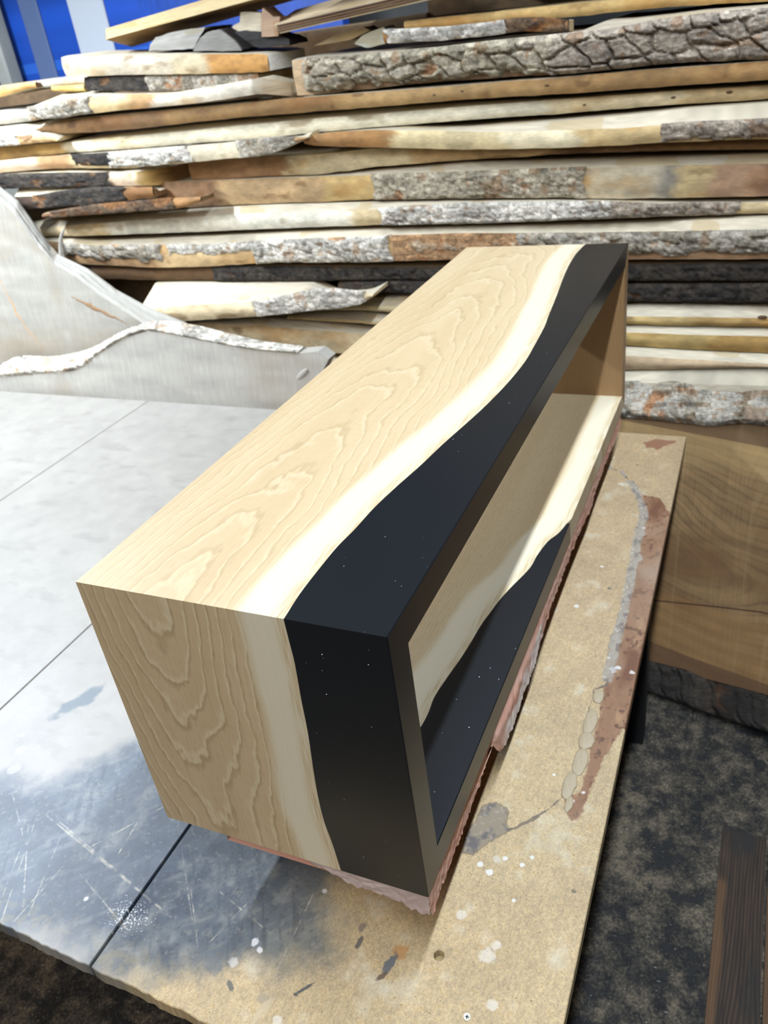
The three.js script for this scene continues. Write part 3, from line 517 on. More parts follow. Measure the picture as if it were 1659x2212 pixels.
// a board of the stack. rows: x, lower and upper line of the front edge, line where the flat top begins (set back by s), all in metres
function plank(D, { label, group, depth = 0.6, front = [[-9, 0xc8a878]], top = 0xe6dfd0, end = 0xcbb48c, bark = NONE, rough = 0.002, name = 'plank', category = 'plank', seed = 0, knots = NONE }) {
  const { r } = D, Z = D.z, S = D.s, xa = r[0][0], xb = r[r.length - 1][0], n = Math.max(8, Math.ceil((xb - xa) / 0.014)), R = 6;
  const tc = lin(top), ec = lin(end), fr = front.map(([x, h]) => [x, lin(h).map((c) => Math.min(0.9, c * 1.14))]);
  const sec = (i) => {
    const x = lerp(xa, xb, i), [, yb, ye, yw, s = S, z = Z] = rowAt(r, x), w = 0.0025 * (fbm(x * 9 + seed, seed, 3) - 0.5), e = 0.003 * (fbm(x * 26 + seed, seed + 7, 3) - 0.5);
    return { x, yb: yb + e, ye: ye + w, yw: Math.max(yw, yb + 0.008), s, z, zb: Math.min(Z - depth, z - s - 0.03) };
  };
  const colorAt = (x, y) => { const q = x + 0.05 * (fbm(x * 14 + seed, y * 60, 3) - 0.5) + 0.03 * (noise(y * 90, seed) - 0.5); let c = fr[0][1]; for (let i = 1; i < fr.length; i++) { const w = sst(-0.018, 0.018, q - fr[i][0]); if (w > 0) c = [lerp(c[0], fr[i][1][0], w), lerp(c[1], fr[i][1][1], w), lerp(c[2], fr[i][1][2], w)]; } return c; };
  const shape = [
    grid(n, R, (i, j) => { const q = sec(i), y = lerp(q.yb, q.ye, j), belly = 0.006 * Math.sin(Math.PI * j), d = rough * 2 * (fbm(q.x * 22 + seed, y * 50, 3) - 0.5); return [q.x, y, q.z + d + belly - 0.003, q.x / 1.6 + seed * 0.13, y / 0.2, ...colorAt(q.x, y)]; }),
    grid(n, 3, (i, j) => { const q = sec(i), y = lerp(q.ye, q.yw, j), z = lerp(q.z - 0.003, q.z - q.s, j) + rough * 2 * (fbm(q.x * 22 + seed, q.ye * 50, 3) - 0.5) * (1 - j); return [q.x, y, z, q.x / 1.6 + seed * 0.13, (y + z) / 0.2, ...tc]; }),
    grid(n, 1, (i, j) => { const q = sec(i); return [q.x, q.yw, lerp(q.z - q.s, q.zb, j), q.x / 1.6 + seed * 0.13, lerp(q.z - q.s, q.zb, j) / 0.2, ...tc]; }),
    grid(n, 1, (i, j) => { const q = sec(i); return [q.x, q.yb, lerp(q.zb, q.z - 0.003, j), q.x / 1.6, j, ...tc]; }),
    grid(n, 1, (i, j) => { const q = sec(i); return [q.x, lerp(q.yw, q.yb, j), q.zb, q.x / 1.6, j, ...tc]; }),
  ];
  for (const i of [0, 1]) {
    const q = sec(i), P = [[q.yb, q.z - 0.003], [q.ye, q.z - 0.003], [q.yw, q.z - q.s], [q.yw, q.zb], [q.yb, q.zb]], pos = [], uv = [], col = [];
    for (const [y, z] of P) { pos.push(q.x, y, z); uv.push(z / 0.5, y / 0.2); col.push(...ec); }
    shape.push(geom(pos, i ? [0, 1, 2, 0, 2, 3, 0, 3, 4] : [0, 2, 1, 0, 3, 2, 0, 4, 3], uv, col));
  }
  const t = thing(name, label, category, group);
  part('edge', mergeGeometries([shape[0]]), M_WANEY, t);
  part('body', mergeGeometries(shape.slice(1)), M_SAWN, t);
  for (const [x0, x1, kind, v0 = 0, v1 = 1, thick = 0.012] of bark) t.add(barkPiece(sec, xa, xb, x0, x1, v0, v1, kind, thick, seed));
  for (const [x, f, s] of knots) {
    const q = sec((x - xa) / (xb - xa)), g = new THREE.SphereGeometry(1, 10, 6); g.scale(s * 1.6, s * 0.7, 0.002); g.translate(q.x, lerp(q.yb, q.ye, f), q.z + 0.003);
    part('knot', g, std({ color: 0x5a432c, roughness: 0.9 }), t);
  }
  return t;
}
const BARKS = {                                                  // plate colours: outer bark, second tone, inner bark showing where flakes fell off
  grey: [0xbcb6ab, 0x98907f, 0xb08460, 0.26], pale: [0xe2ded6, 0xc0bcb3, 0xbd9670, 0.22], dark: [0x443d35, 0x2c2824, 0x7c5a36, 0.2], brown: [0x6c5640, 0x4a3b2d, 0x94683e, 0.45],
  rust: [0xc4b198, 0xb89a76, 0xc29a72, 0.72], birch: [0xdfdbd4, 0xb4b0a8, 0x8a6244, 0.18], olive: [0xc2b9a6, 0xa39c88, 0xa9805c, 0.24], taupe: [0xb4a89a, 0x958a7e, 0xb09a80, 0.12],
};
// relief of the plates, 0..1, and whether a flake has fallen off here
function plates(x, y, sx, sy, seed) {
  const wx = 0.9 * (fbm(x * sx * 0.8 + seed, y * sy * 0.8, 3) - 0.5), wy = 0.9 * (fbm(x * sx * 0.7 + 11, y * sy * 0.7 + seed, 3) - 0.5);
  const [e, id] = cells(x * sx + wx + 0.35 * y * sy, y * sy + wy);
  return [sst(0.01, 0.15, e) * (0.5 + 0.5 * id), id];
}
function barkPiece(sec, xa, xb, x0, x1, v0, v1, kind, thick, seed) {
  const n = Math.ceil((x1 - x0) / (thick > 0.02 ? 0.0038 : 0.0055)), q0 = sec(((x0 + x1) / 2 - xa) / (xb - xa)), m = Math.max(6, Math.ceil((q0.ye - q0.yb) * (v1 - v0) / (thick > 0.02 ? 0.0036 : 0.005)));
  const [A, B, C, share] = BARKS[kind], a = lin(A), b = lin(B), c = lin(C), scale = thick > 0.02 ? [14, 24] : thick > 0.015 ? [22, 36] : [34, 62];
  const g = grid(n, m, (i, j) => {
    const x = lerp(x0, x1, i), q = sec(clamp((x - xa) / (xb - xa))), v = lerp(v0, v1, j), over = v1 >= 0.99 ? 0.004 : 0, y = lerp(q.yb, q.ye + over, v);
    const edge = Math.min((x - x0), (x1 - x)) / 0.03, ev = Math.min(v0 > 0.01 ? (v - v0) / 0.3 : 9, v1 < 0.99 ? (v1 - v) / 0.3 : 9);
    const mask = Math.min(edge, ev) + 1.3 * (fbm(x * 30 + seed, y * 50, 3) - 0.5) - 0.1;
    const [h, id] = plates(x, y, scale[0], scale[1], seed), flake = sst(1 - share - 0.06, 1 - share + 0.06, fbm(x * 9 + seed * 3, y * 26, 3) + 0.25 * (id - 0.5));
    let d = thick * ((0.3 + 0.7 * h) * (1 - 0.65 * flake) + 0.25 * (fbm(x * 90, y * 120, 3) - 0.5));
    d *= 1 - 0.75 * Math.max(0, (v - 0.86) / 0.14) * (v1 >= 0.99 ? 1 : 0) - 0.5 * Math.max(0, (0.1 - v) / 0.1) * (v0 < 0.01 ? 1 : 0);
    d = mask > 0 ? Math.min(d, d * (0.25 + mask * 1.2)) : -0.008;
    const t = id > 0.55 ? 1 : 0, k = 0.8 + 0.4 * noise(x * 300, y * 300), col = [0, 0, 0];
    for (let e = 0; e < 3; e++) col[e] = lerp(lerp(a[e], b[e], t * 0.8), c[e], flake) * k;
    return [x, y, q.z + 0.001 + d, x / 0.5 + seed * 0.21, y / 0.25, ...col];
  });
  const o = new THREE.Mesh(g, M_BARK); o.name = 'bark'; o.castShadow = o.receiveShadow = true;
  return o;
}

// the stack's boards, in metres
const ROWS = {
  P25: { z: -1.7, s: 0.035, r: [[-0.801,-0.125,-0.065,-0.038], [-0.519,-0.137,-0.055,-0.029], [-0.14,-0.149,-0.059,-0.041], [0.343,-0.137,-0.06,-0.038], [0.712,-0.116,-0.056,-0.02], [1.412,-0.116,-0.056,-0.019]] },
  P24: { z: -1.725, s: 0.035, r: [[-1.355,0.012,0.099,0.104], [-0.855,0.023,0.08,0.1], [-0.702,0.002,0.072,0.087], [-0.553,-0.01,0.065,0.074], [-0.447,-0.015,0.059,0.06], [0.34,-0.034,0.008,0.023], [0.56,-0.022,0.001,0.015], [0.706,-0.016,-0.003,0.012], [1.406,-0.016,-0.003,0.012]] },
  P23: { z: -1.755, s: 0.035, r: [[-0.758,0.094,0.105,0.113], [-0.488,0.083,0.092,0.109], [-0.299,0.066,0.078,0.089], [0.335,0.028,0.066,0.078], [0.515,0.02,0.062,0.076], [0.698,0.015,0.061,0.074], [1.398,0.015,0.061,0.074]] },
  P22: { z: -1.775, s: 0.035, r: [[-0.729,0.116,0.129,0.131], [-0.504,0.119,0.135,0.147], [-0.332,0.112,0.13,0.154], [0.333,0.083,0.106,0.13], [0.511,0.081,0.105,0.129], [0.693,0.08,0.103,0.124], [1.393,0.08,0.103,0.124]] },
  P21: { z: -1.675, s: 0.12, r: [[-1.299,0.096,0.15,0.208], [-1.178,0.106,0.161,0.209], [-1.074,0.115,0.167,0.208], [-0.946,0.123,0.173,0.207], [-0.806,0.132,0.18,0.207], [-0.659,0.147,0.206,0.207], [-0.579,0.156,0.223,0.173], [-0.51,0.161,0.22,0.173], [-0.441,0.174,0.211,0.186], [-0.395,0.195,0.202,0.207]] },
  P20: { z: -1.8, s: 0.035, r: [[-0.574,0.177,0.201,0.202], [-0.364,0.169,0.204,0.204], [0.327,0.143,0.188,0.189], [0.684,0.14,0.187,0.187], [1.384,0.14,0.187,0.187]] },
  P19: { z: -1.8, s: 0.035, r: [[-2.4,0.23,0.273,0.273], [-1.676,0.23,0.273,0.273], [-1.491,0.223,0.265,0.265], [-1.265,0.216,0.263,0.263], [-0.786,0.211,0.257,0.257], [-0.627,0.21,0.252,0.253], [-0.485,0.212,0.247,0.249], [-0.27,0.21,0.244,0.247], [0.332,0.201,0.243,0.244], [0.678,0.198,0.24,0.24], [1.378,0.198,0.24,0.24]] },
  P18: { z: -1.78, s: 0.035, r: [[-2.4,0.295,0.368,0.376], [-1.707,0.295,0.368,0.376], [-1.601,0.286,0.357,0.363], [-1.519,0.281,0.346,0.356], [-1.321,0.268,0.344,0.356], [-1.2,0.265,0.343,0.358], [-1.041,0.267,0.337,0.359], [-0.896,0.272,0.341,0.36], [-0.755,0.277,0.345,0.362], [-0.46,0.273,0.345,0.361], [-0.134,0.273,0.345,0.358], [0.204,0.265,0.335,0.352], [0.333,0.263,0.334,0.352], [0.67,0.257,0.329,0.352], [1.37,0.257,0.329,0.352]] },
  P17: { z: -1.8, s: 0.035, r: [[-2.4,0.382,0.413,0.43,0.035,-1.8], [-1.739,0.382,0.413,0.43,0.035,-1.8], [-1.508,0.378,0.418,0.431,0.035,-1.8], [-1.212,0.377,0.424,0.441,0.035,-1.8], [-1.03,0.376,0.426,0.445,0.035,-1.8], [-0.817,0.377,0.427,0.445,0.035,-1.8], [-0.458,0.376,0.419,0.437,0.035,-1.8], [-0.309,0.375,0.425,0.433,0.035,-1.8], [-0.134,0.371,0.425,0.428,0.035,-1.8], [0.131,0.37,0.418,0.418,0.035,-1.8], [0.269,0.37,0.411,0.409,0.035,-1.8], [0.41,0.369,0.397,0.398,0.035,-1.8], [0.486,0.363,0.393,0.394,0.035,-1.83], [0.663,0.358,0.386,0.387,0.035,-1.83], [1.363,0.358,0.386,0.387,0.035,-1.83]] },
  P15: { z: -1.83, s: 0.035, r: [[-1.226,0.451,0.536,0.525], [-1.094,0.449,0.533,0.531], [-0.986,0.449,0.53,0.527], [-0.88,0.45,0.527,0.526], [-0.744,0.448,0.523,0.523], [-0.599,0.444,0.518,0.519], [-0.427,0.444,0.512,0.522], [-0.138,0.435,0.504,0.526], [0.126,0.424,0.498,0.514], [0.263,0.413,0.494,0.509], [0.402,0.408,0.489,0.503], [0.653,0.401,0.478,0.496], [1.353,0.401,0.478,0.496]] },
  P16b: { z: -1.73, s: 0.035, r: [[-1.656,0.459,0.474,0.475], [-1.524,0.462,0.484,0.485], [-1.419,0.464,0.492,0.489], [-1.183,0.466,0.496,0.478], [-1.065,0.467,0.499,0.479], [-0.976,0.484,0.498,0.496]] },
  P16a: { z: -1.75, s: 0.035, r: [[-1.78,0.491,0.533,0.555], [-1.678,0.492,0.53,0.552], [-1.562,0.491,0.538,0.548], [-1.405,0.492,0.543,0.542], [-1.266,0.499,0.538,0.535], [-1.17,0.501,0.534,0.516]] },
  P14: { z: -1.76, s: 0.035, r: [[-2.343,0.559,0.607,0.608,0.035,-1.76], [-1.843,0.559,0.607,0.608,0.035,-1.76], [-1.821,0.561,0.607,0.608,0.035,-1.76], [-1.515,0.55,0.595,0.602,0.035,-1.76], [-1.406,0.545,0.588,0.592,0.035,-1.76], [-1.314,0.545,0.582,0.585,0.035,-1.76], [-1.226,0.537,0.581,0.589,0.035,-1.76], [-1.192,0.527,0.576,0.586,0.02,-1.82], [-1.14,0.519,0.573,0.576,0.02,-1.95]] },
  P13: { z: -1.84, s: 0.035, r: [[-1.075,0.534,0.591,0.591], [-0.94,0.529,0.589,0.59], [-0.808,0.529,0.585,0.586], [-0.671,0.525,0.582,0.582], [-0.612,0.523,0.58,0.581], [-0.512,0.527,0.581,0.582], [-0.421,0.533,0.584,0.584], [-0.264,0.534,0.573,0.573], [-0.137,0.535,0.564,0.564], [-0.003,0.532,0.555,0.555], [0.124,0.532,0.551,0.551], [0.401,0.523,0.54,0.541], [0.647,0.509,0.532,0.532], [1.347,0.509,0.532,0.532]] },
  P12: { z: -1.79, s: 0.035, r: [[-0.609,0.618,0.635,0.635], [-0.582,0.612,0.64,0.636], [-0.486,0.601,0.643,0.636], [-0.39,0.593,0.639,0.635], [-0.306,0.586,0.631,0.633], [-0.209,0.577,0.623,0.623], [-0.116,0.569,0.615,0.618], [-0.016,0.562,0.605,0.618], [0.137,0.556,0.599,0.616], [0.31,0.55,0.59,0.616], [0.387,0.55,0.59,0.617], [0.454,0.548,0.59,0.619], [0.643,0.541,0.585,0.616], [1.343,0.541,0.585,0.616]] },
  P11: { z: -1.77, s: 0.035, r: [[-2.333,0.611,0.649,0.641], [-1.833,0.611,0.649,0.641], [-1.809,0.612,0.651,0.641], [-1.678,0.612,0.652,0.643], [-1.56,0.61,0.651,0.643], [-1.393,0.601,0.644,0.64], [-1.268,0.592,0.641,0.639], [-1.146,0.593,0.641,0.638], [-1.019,0.595,0.642,0.636], [-0.915,0.597,0.642,0.635], [-0.813,0.597,0.643,0.634], [-0.756,0.598,0.643,0.634], [-0.706,0.603,0.643,0.635], [-0.637,0.622,0.64,0.635], [-0.583,0.635,0.638,0.647]] },
  P10: { z: -1.85, s: 0.035, r: [[-2.397,0.644,0.686,0.688], [-1.897,0.644,0.686,0.688], [-1.875,0.644,0.685,0.689], [-1.596,0.647,0.68,0.683], [-1.364,0.643,0.681,0.688], [-1.065,0.64,0.677,0.691], [-0.797,0.637,0.678,0.689], [-0.562,0.639,0.677,0.685], [-0.412,0.639,0.674,0.684], [-0.131,0.636,0.67,0.676], [0.124,0.63,0.664,0.665], [0.392,0.628,0.659,0.659], [0.635,0.621,0.651,0.651], [1.335,0.621,0.651,0.651]] },
  P9: { z: -1.82, s: 0.035, r: [[-1.65,0.727,0.734,0.743], [-1.609,0.721,0.74,0.75], [-1.534,0.709,0.75,0.754], [-1.394,0.705,0.75,0.752], [-1.224,0.702,0.747,0.748], [-1.023,0.703,0.743,0.745], [-0.82,0.703,0.74,0.742], [-0.69,0.7,0.741,0.731], [-0.589,0.698,0.738,0.738], [-0.39,0.694,0.731,0.732], [-0.117,0.69,0.725,0.725], [0.132,0.68,0.718,0.719], [0.393,0.673,0.713,0.713], [0.63,0.666,0.705,0.706], [1.33,0.666,0.705,0.706]] },
  P9b: { z: -1.8, s: 0.035, r: [[-2.321,0.692,0.734,0.746], [-1.821,0.692,0.734,0.746], [-1.8,0.693,0.731,0.744], [-1.71,0.692,0.714,0.726], [-1.613,0.692,0.717,0.721], [-1.575,0.691,0.708,0.714], [-1.552,0.69,0.695,0.702]] },
  P8b: { z: -1.93, s: 0.035, r: [[-2.425,0.753,0.795,0.796], [-1.925,0.753,0.795,0.796], [-1.903,0.752,0.793,0.794], [-1.768,0.753,0.783,0.784]] },
  P8: { z: -1.8, s: 0.22, r: [[-1.642,0.766,0.8,0.826,0.22,-1.8], [-1.595,0.763,0.802,0.822,0.22,-1.8], [-1.513,0.759,0.803,0.82,0.2,-1.8], [-1.433,0.761,0.805,0.814,0.16,-1.8], [-1.364,0.761,0.807,0.807,0.1,-1.8], [-1.276,0.762,0.807,0.799,0.04,-1.8], [-1.146,0.759,0.799,0.79,0.04,-1.8], [-1.104,0.759,0.79,0.787,0.035,-1.8], [-0.995,0.756,0.792,0.779,0.035,-1.8], [-0.875,0.758,0.797,0.778,0.035,-1.8], [-0.737,0.763,0.802,0.803,0.035,-1.8], [-0.729,0.749,0.789,0.791,0.02,-1.88], [-0.72,0.734,0.773,0.774,0.02,-1.97]] },
  P7a: { z: -1.95, s: 0.035, r: [[-2.408,0.839,0.869,0.872], [-1.908,0.839,0.869,0.872], [-1.884,0.841,0.871,0.872], [-1.75,0.854,0.873,0.866], [-1.718,0.852,0.871,0.864]] },
  P7b: { z: -1.98, s: 0.035, r: [[-1.758,0.85,0.87,0.872], [-1.652,0.846,0.866,0.868], [-1.517,0.839,0.862,0.863]] },
  P7c: { z: -1.97, s: 0.035, r: [[-1.67,0.834,0.851,0.846], [-1.526,0.821,0.842,0.836]] },
  P6: { z: -1.92, s: 0.035, r: [[-1.474,0.825,0.864,0.864], [-1.349,0.811,0.854,0.854], [-1.192,0.798,0.841,0.841], [-1.067,0.789,0.83,0.83], [-0.93,0.78,0.818,0.819], [-0.798,0.783,0.807,0.807]] },
  P5: { z: -1.9, s: 0.035, r: [[-1.528,0.874,0.93,0.933], [-1.487,0.87,0.926,0.929], [-1.302,0.856,0.911,0.913], [-1.002,0.83,0.884,0.886], [-0.96,0.827,0.88,0.882], [-0.773,0.812,0.861,0.862], [-0.747,0.813,0.854,0.856]] },
  P26: { z: -1.84, s: 0.035, r: [[-0.635,0.743,0.835,0.837], [-0.529,0.74,0.829,0.83], [-0.385,0.739,0.823,0.826], [-0.208,0.739,0.818,0.819], [-0.05,0.732,0.816,0.818], [0.07,0.727,0.813,0.815], [0.176,0.723,0.811,0.811], [0.244,0.723,0.808,0.828], [0.302,0.722,0.811,0.824], [0.397,0.723,0.816,0.822], [0.471,0.72,0.816,0.822], [0.619,0.709,0.81,0.815], [1.319,0.709,0.81,0.815]] },
  P27: { z: -1.9, s: 0.035, r: [[-0.367,0.845,0.875,0.878], [-0.307,0.84,0.87,0.862], [-0.187,0.833,0.861,0.856], [-0.069,0.829,0.857,0.851], [0.011,0.831,0.858,0.847], [0.085,0.823,0.851,0.843], [0.146,0.814,0.837,0.839]] },
  P28: { z: -1.98, s: 0.035, r: [[-0.333,0.868,0.89,0.892], [-0.091,0.856,0.882,0.883], [0.147,0.845,0.875,0.876], [0.339,0.84,0.866,0.867], [0.611,0.822,0.849,0.849], [1.311,0.822,0.849,0.849]] },
};
// bearers under the stack, below the table's height: nothing of them shows but their stack stands on them
for (let i = 0; i < 5; i++) {
  const y0 = FLOOR + i * 0.1395;
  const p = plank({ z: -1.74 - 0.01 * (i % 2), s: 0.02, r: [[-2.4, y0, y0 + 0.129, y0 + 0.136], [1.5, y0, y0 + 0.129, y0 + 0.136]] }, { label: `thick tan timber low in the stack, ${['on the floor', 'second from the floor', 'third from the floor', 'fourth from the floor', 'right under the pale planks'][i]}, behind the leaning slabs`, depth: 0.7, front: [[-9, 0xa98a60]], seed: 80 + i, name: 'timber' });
}
const G = 0x8f887b;
plank(ROWS.P25, { label: 'lowest pale plank of the stack showing above the bark of the right slab', front: [[-9, 0xd9cfba]], top: 0xd2c7b0, seed: 1 });
plank(ROWS.P24, { label: 'pale plank with a beige edge, second from the bottom of the stack', front: [[-9, 0xc9b795], [-0.3, 0xc4ad8e]], top: 0xd2c7b0, seed: 2 });
plank(ROWS.P23, { label: 'plank with a yellow edge, third from the bottom right of the bench', front: [[-9, 0xd4c294], [0.2, 0xc9ad70], [0.55, 0xb79457]], top: 0xd2c7b0, seed: 3 });
plank(ROWS.P22, { label: 'thinner plank with a yellow edge just below the two dark bark planks', front: [[-9, 0xd8caa2], [0.2, 0xc8ae76], [0.5, 0xb3945c]], top: 0xd2c7b0, seed: 4, knots: [[0.68, 1.2, 0.008]] });
plank(ROWS.P21, { label: 'short pale plank with a grey slanted right end, left of the bench', front: [[-9, 0xd8c8a6]], top: 0xd2c7b0, bark: [[-0.83, -0.42, 'pale', 0, 1, 0.006]], depth: 0.123, seed: 5 });
plank(ROWS.P20, { label: 'lower of the two thin dark bark planks right of the bench', front: [[-9, 0x463828]], top: 0x8a7d6a, bark: [[-0.56, 1.3, 'dark', 0, 1, 0.012]], seed: 6 });
plank(ROWS.P19, { label: 'upper of the two thin dark bark planks, black edge under the thick bark plank', front: [[-9, 0x5c4428], [-0.9, 0x453626]], top: 0xb5a286, bark: [[-1.05, 1.3, 'dark', 0, 1, 0.014]], seed: 7 });
plank(ROWS.P18, { label: 'thick plank behind the bench with pale bark at left and reddish bark at right', front: [[-9, 0xb0906a], [-1.25, 0xccb288], [-1.0, 0xc6a87a], [-0.3, 0xb09070]], top: 0xd2c7b0, bark: [[-1.66, -1.22, 'grey', 0.25, 1, 0.016], [-1.2, -0.8, 'pale', 0.5, 1, 0.01], [-0.86, -0.36, 'pale', 0, 1, 0.018], [-0.37, 0.2, 'rust', 0, 1, 0.01], [0.02, 1.3, 'grey', 0.15, 1, 0.017]], seed: 8 });
plank(ROWS.P17, { label: 'white plank at left whose right half is grey rippled bark', front: [[-9, 0xdccba8], [-1.45, 0xeae4d6], [-0.5, 0xdcc9a0]], top: 0xd2c7b0, bark: [[-0.4, 0.3, 'pale', 0, 1, 0.016], [0.2, 0.6, 'taupe', 0, 1, 0.014]], seed: 9 });
plank(ROWS.P16b, { label: 'lower dark brown bark strip at left, its right end splintered', front: [[-9, 0x6d4f33], [-1.1, 0xa47c4e]], top: 0xa08a6a, end: 0x7a5c3c, bark: [[-1.62, -1.08, 'brown', 0, 1, 0.008]], depth: 0.075, seed: 11 });
plank(ROWS.P16a, { label: 'thin plank with black bark and a white top beside the root flare slab', front: [[-9, 0x4a3a2c], [-1.3, 0x9a6f42]], top: 0xd2c7b0, end: 0x8c6a44, bark: [[-1.7, -1.28, 'dark', 0, 1, 0.01]], depth: 0.07, seed: 12 });
plank(ROWS.P15, { label: 'tall edged plank with bark in the middle and grey stains at right', front: [[-9, 0x8c6e52], [-0.98, 0xbea27a], [-0.6, 0xcbaf78], [0.2, 0xd6cab0], [0.32, 0xc4bba6], [0.395, 0x8f8c84], [0.43, 0xcdb88c], [0.52, 0xb5957a], [0.63, 0x9c7c64]], top: 0xd2c7b0, bark: [[-0.43, 0.21, 'olive', 0.0, 1, 0.014]], seed: 13 });
plank(ROWS.P14, { label: 'plank with black mossy bark and a yellow sawn right end at the left', front: [[-9, 0x6d5a42], [-1.34, 0xd9c3ac], [-1.225, 0xd8b876], [-1.19, 0x9b7446]], top: 0xd2c7b0, end: 0x7a5c3c, bark: [[-2.3, -1.34, 'dark', 0, 1, 0.01]], depth: 0.07, seed: 14 });  // last front tone paints the brown shadow on the receding end
plank(ROWS.P13, { label: 'set back tan plank in shade below the plank with the dark bark patch', front: [[-9, 0xa5805a], [-0.72, 0xd8c8a2], [-0.3, 0xc8aa7c], [0.1, 0x8c6c48]], top: 0xc4b190, seed: 15 });  // darker right tone paints the shade under the overhanging plank
plank(ROWS.P12, { label: 'cream plank with a wide white top and a dark bark patch at far right', front: [[-9, 0xa07848], [-0.32, 0xd8c9a0], [0.0, 0xe2d8ba], [0.2, 0xcdb586]], top: 0xd2c7b0, bark: [[0.4, 1.3, 'taupe', 0.05, 1, 0.012]], seed: 16 });  // brown left tone paints the shade below the cream plank
plank(ROWS.P11, { label: 'plank at left with a blue black and white bark patch, tapering to a grey tip', front: [[-9, 0xd2bba0], [-1.64, 0xb08a60], [-1.5, 0xdcc79c], [-1.04, 0xe6dcc4], [-0.74, 0xa0835e]], top: 0xd2c7b0, bark: [[-1.49, -1.28, 'dark', 0.1, 1, 0.008], [-1.34, -1.0, 'pale', 0.05, 1, 0.01], [-0.83, -0.62, 'grey', 0, 1, 0.008]], depth: 0.076, seed: 17 });
plank(ROWS.P10, { label: 'long clean cream plank running the whole width of the stack', front: [[-9, 0xc4a46e], [-1.58, 0xeae2ce], [0.1, 0xe2d4b2], [0.45, 0xd0b98e]], top: 0xd2c7b0, rough: 0.001, seed: 18, knots: [[0.42, 0.55, 0.004], [0.55, 0.7, 0.005], [0.2, 0.5, 0.003]] });
plank(ROWS.P9b, { label: 'short pale plank end with flaking white bark at the far left', front: [[-9, 0xd0b184]], top: 0xd2c7b0, bark: [[-2.3, -1.72, 'birch', 0, 1, 0.012], [-1.74, -1.66, 'rust', 0.3, 1, 0.006]], depth: 0.3, seed: 19 });
plank(ROWS.P9, { label: 'long tan brown plank tapering to a point at left, above the cream one', front: [[-9, 0x826440], [-1.1, 0x937449], [-0.5, 0xa88a5c], [0.1, 0xa07f52]], top: 0xd2c7b0, rough: 0.001, depth: 0.14, seed: 20, knots: [[-0.12, 0.6, 0.003], [-0.2, 0.5, 0.003], [0.11, 0.6, 0.004]] });
plank(ROWS.P8b, { label: 'grey weathered board end at far left below the white topped plank', front: [[-9, 0xaeada6]], top: 0xb9b8b2, depth: 0.3, seed: 21 });
plank(ROWS.P8, { label: 'white topped plank with grey bark at left and a bent sawn right end', front: [[-9, 0xd8c194], [-1.22, 0xc69f70], [-1.12, 0xe8e0d2], [-0.735, 0xd6c1a2]], top: 0xd2c7b0, end: 0xcbb597, bark: [[-1.65, -1.36, 'grey', 0, 1, 0.014]], depth: 0.118, seed: 22 });
plank(ROWS.P7a, { label: 'thin tan batten end at far left near the post', front: [[-9, 0xd8b67c]], top: 0xd6c39c, end: 0x6b4d2e, depth: 0.3, seed: 23 });
plank(ROWS.P7b, { label: 'thin grey batten between the tan and the yellow ones at upper left', front: [[-9, 0xb4b4ac], [-1.6, 0xcfc3ae]], top: 0xc0beb6, depth: 0.3, seed: 24 });
plank(ROWS.P7c, { label: 'thin yellow batten below the grey one at upper left', front: [[-9, 0xd6c07a]], top: 0xcfc09a, depth: 0.3, seed: 25 });
plank(ROWS.P6, { label: 'black and grey bark plank under the block with the tan end', front: [[-9, 0x2c2520], [-1.25, 0x7c6a54]], top: 0x8a8276, bark: [[-1.46, -1.18, 'dark', 0, 1, 0.008], [-1.24, -0.8, 'grey', 0, 1, 0.009]], depth: 0.3, seed: 26 });
plank(ROWS.P5, { label: 'thick pale block with a white left end and a tan patch at its right', front: [[-9, 0xcfc6b4], [-1.1, 0xd3c6a8], [-0.965, 0xba8d50]], top: 0xd2c7b0, end: 0xeeebe4, depth: 0.24, seed: 27 });
plank(ROWS.P26, { label: 'thickest plank, its whole edge deeply cracked grey bark, near the top', front: [[-9, 0xcdb290], [-0.55, 0x8a7056]], top: 0xb9ad98, bark: [[-0.6, 0.3, 'olive', 0.05, 1, 0.032], [0.1, 1.3, 'taupe', 0, 1, 0.034]], depth: 0.5, seed: 28 });
plank(ROWS.P27, { label: 'short plank with white flaking birch bark resting on the thickest one', front: [[-9, 0xa57a4a]], top: 0xc4bcae, bark: [[-0.365, 0.0, 'birch', 0, 1, 0.012], [-0.03, 0.15, 'brown', 0, 1, 0.012]], depth: 0.078, seed: 29 });
plank(ROWS.P28, { label: 'yellow tan straight plank behind the birch bark one at top right', front: [[-9, 0xd0b176]], top: 0xcdb688, rough: 0.0006, depth: 0.5, seed: 30 });
plank({ z: -2.5, s: 0.02, r: [[-0.45, 0.86, 1.03, 1.035], [1.4, 0.86, 1.03, 1.035]] }, { label: 'brown filler timber added to darken the recess behind the top of the stack', front: [[-9, 0x7c654a]], top: 0x8c7658, depth: 0.3, seed: 31, name: 'timber' });  // filler added so the recess behind the top stays dark
plank({ z: -1.93, s: 0.02, r: [[-2.5, -0.13, 0.19, 0.2], [-1.4, -0.13, 0.19, 0.2]] }, { label: 'brown filler timber added to darken the gap behind the leaning pale slabs', front: [[-9, 0x7c654a]], top: 0x8c7658, depth: 0.4, seed: 32, name: 'timber' });  // filler added to block the bright door in the low gap
plank({ z: -2.47, s: 0.02, r: [[-2.6, 0.5, 0.85, 0.855], [-1.5, 0.5, 0.85, 0.855], [-1.2, 0.5, 0.9, 0.905], [-0.45, 0.5, 0.9, 0.905]] }, { label: 'brown filler timber added to darken the gap behind the half round logs', front: [[-9, 0x7c654a]], top: 0x8c7658, depth: 0.3, seed: 33, name: 'timber' });  // added filler, keeps the blue door out of the dark gaps
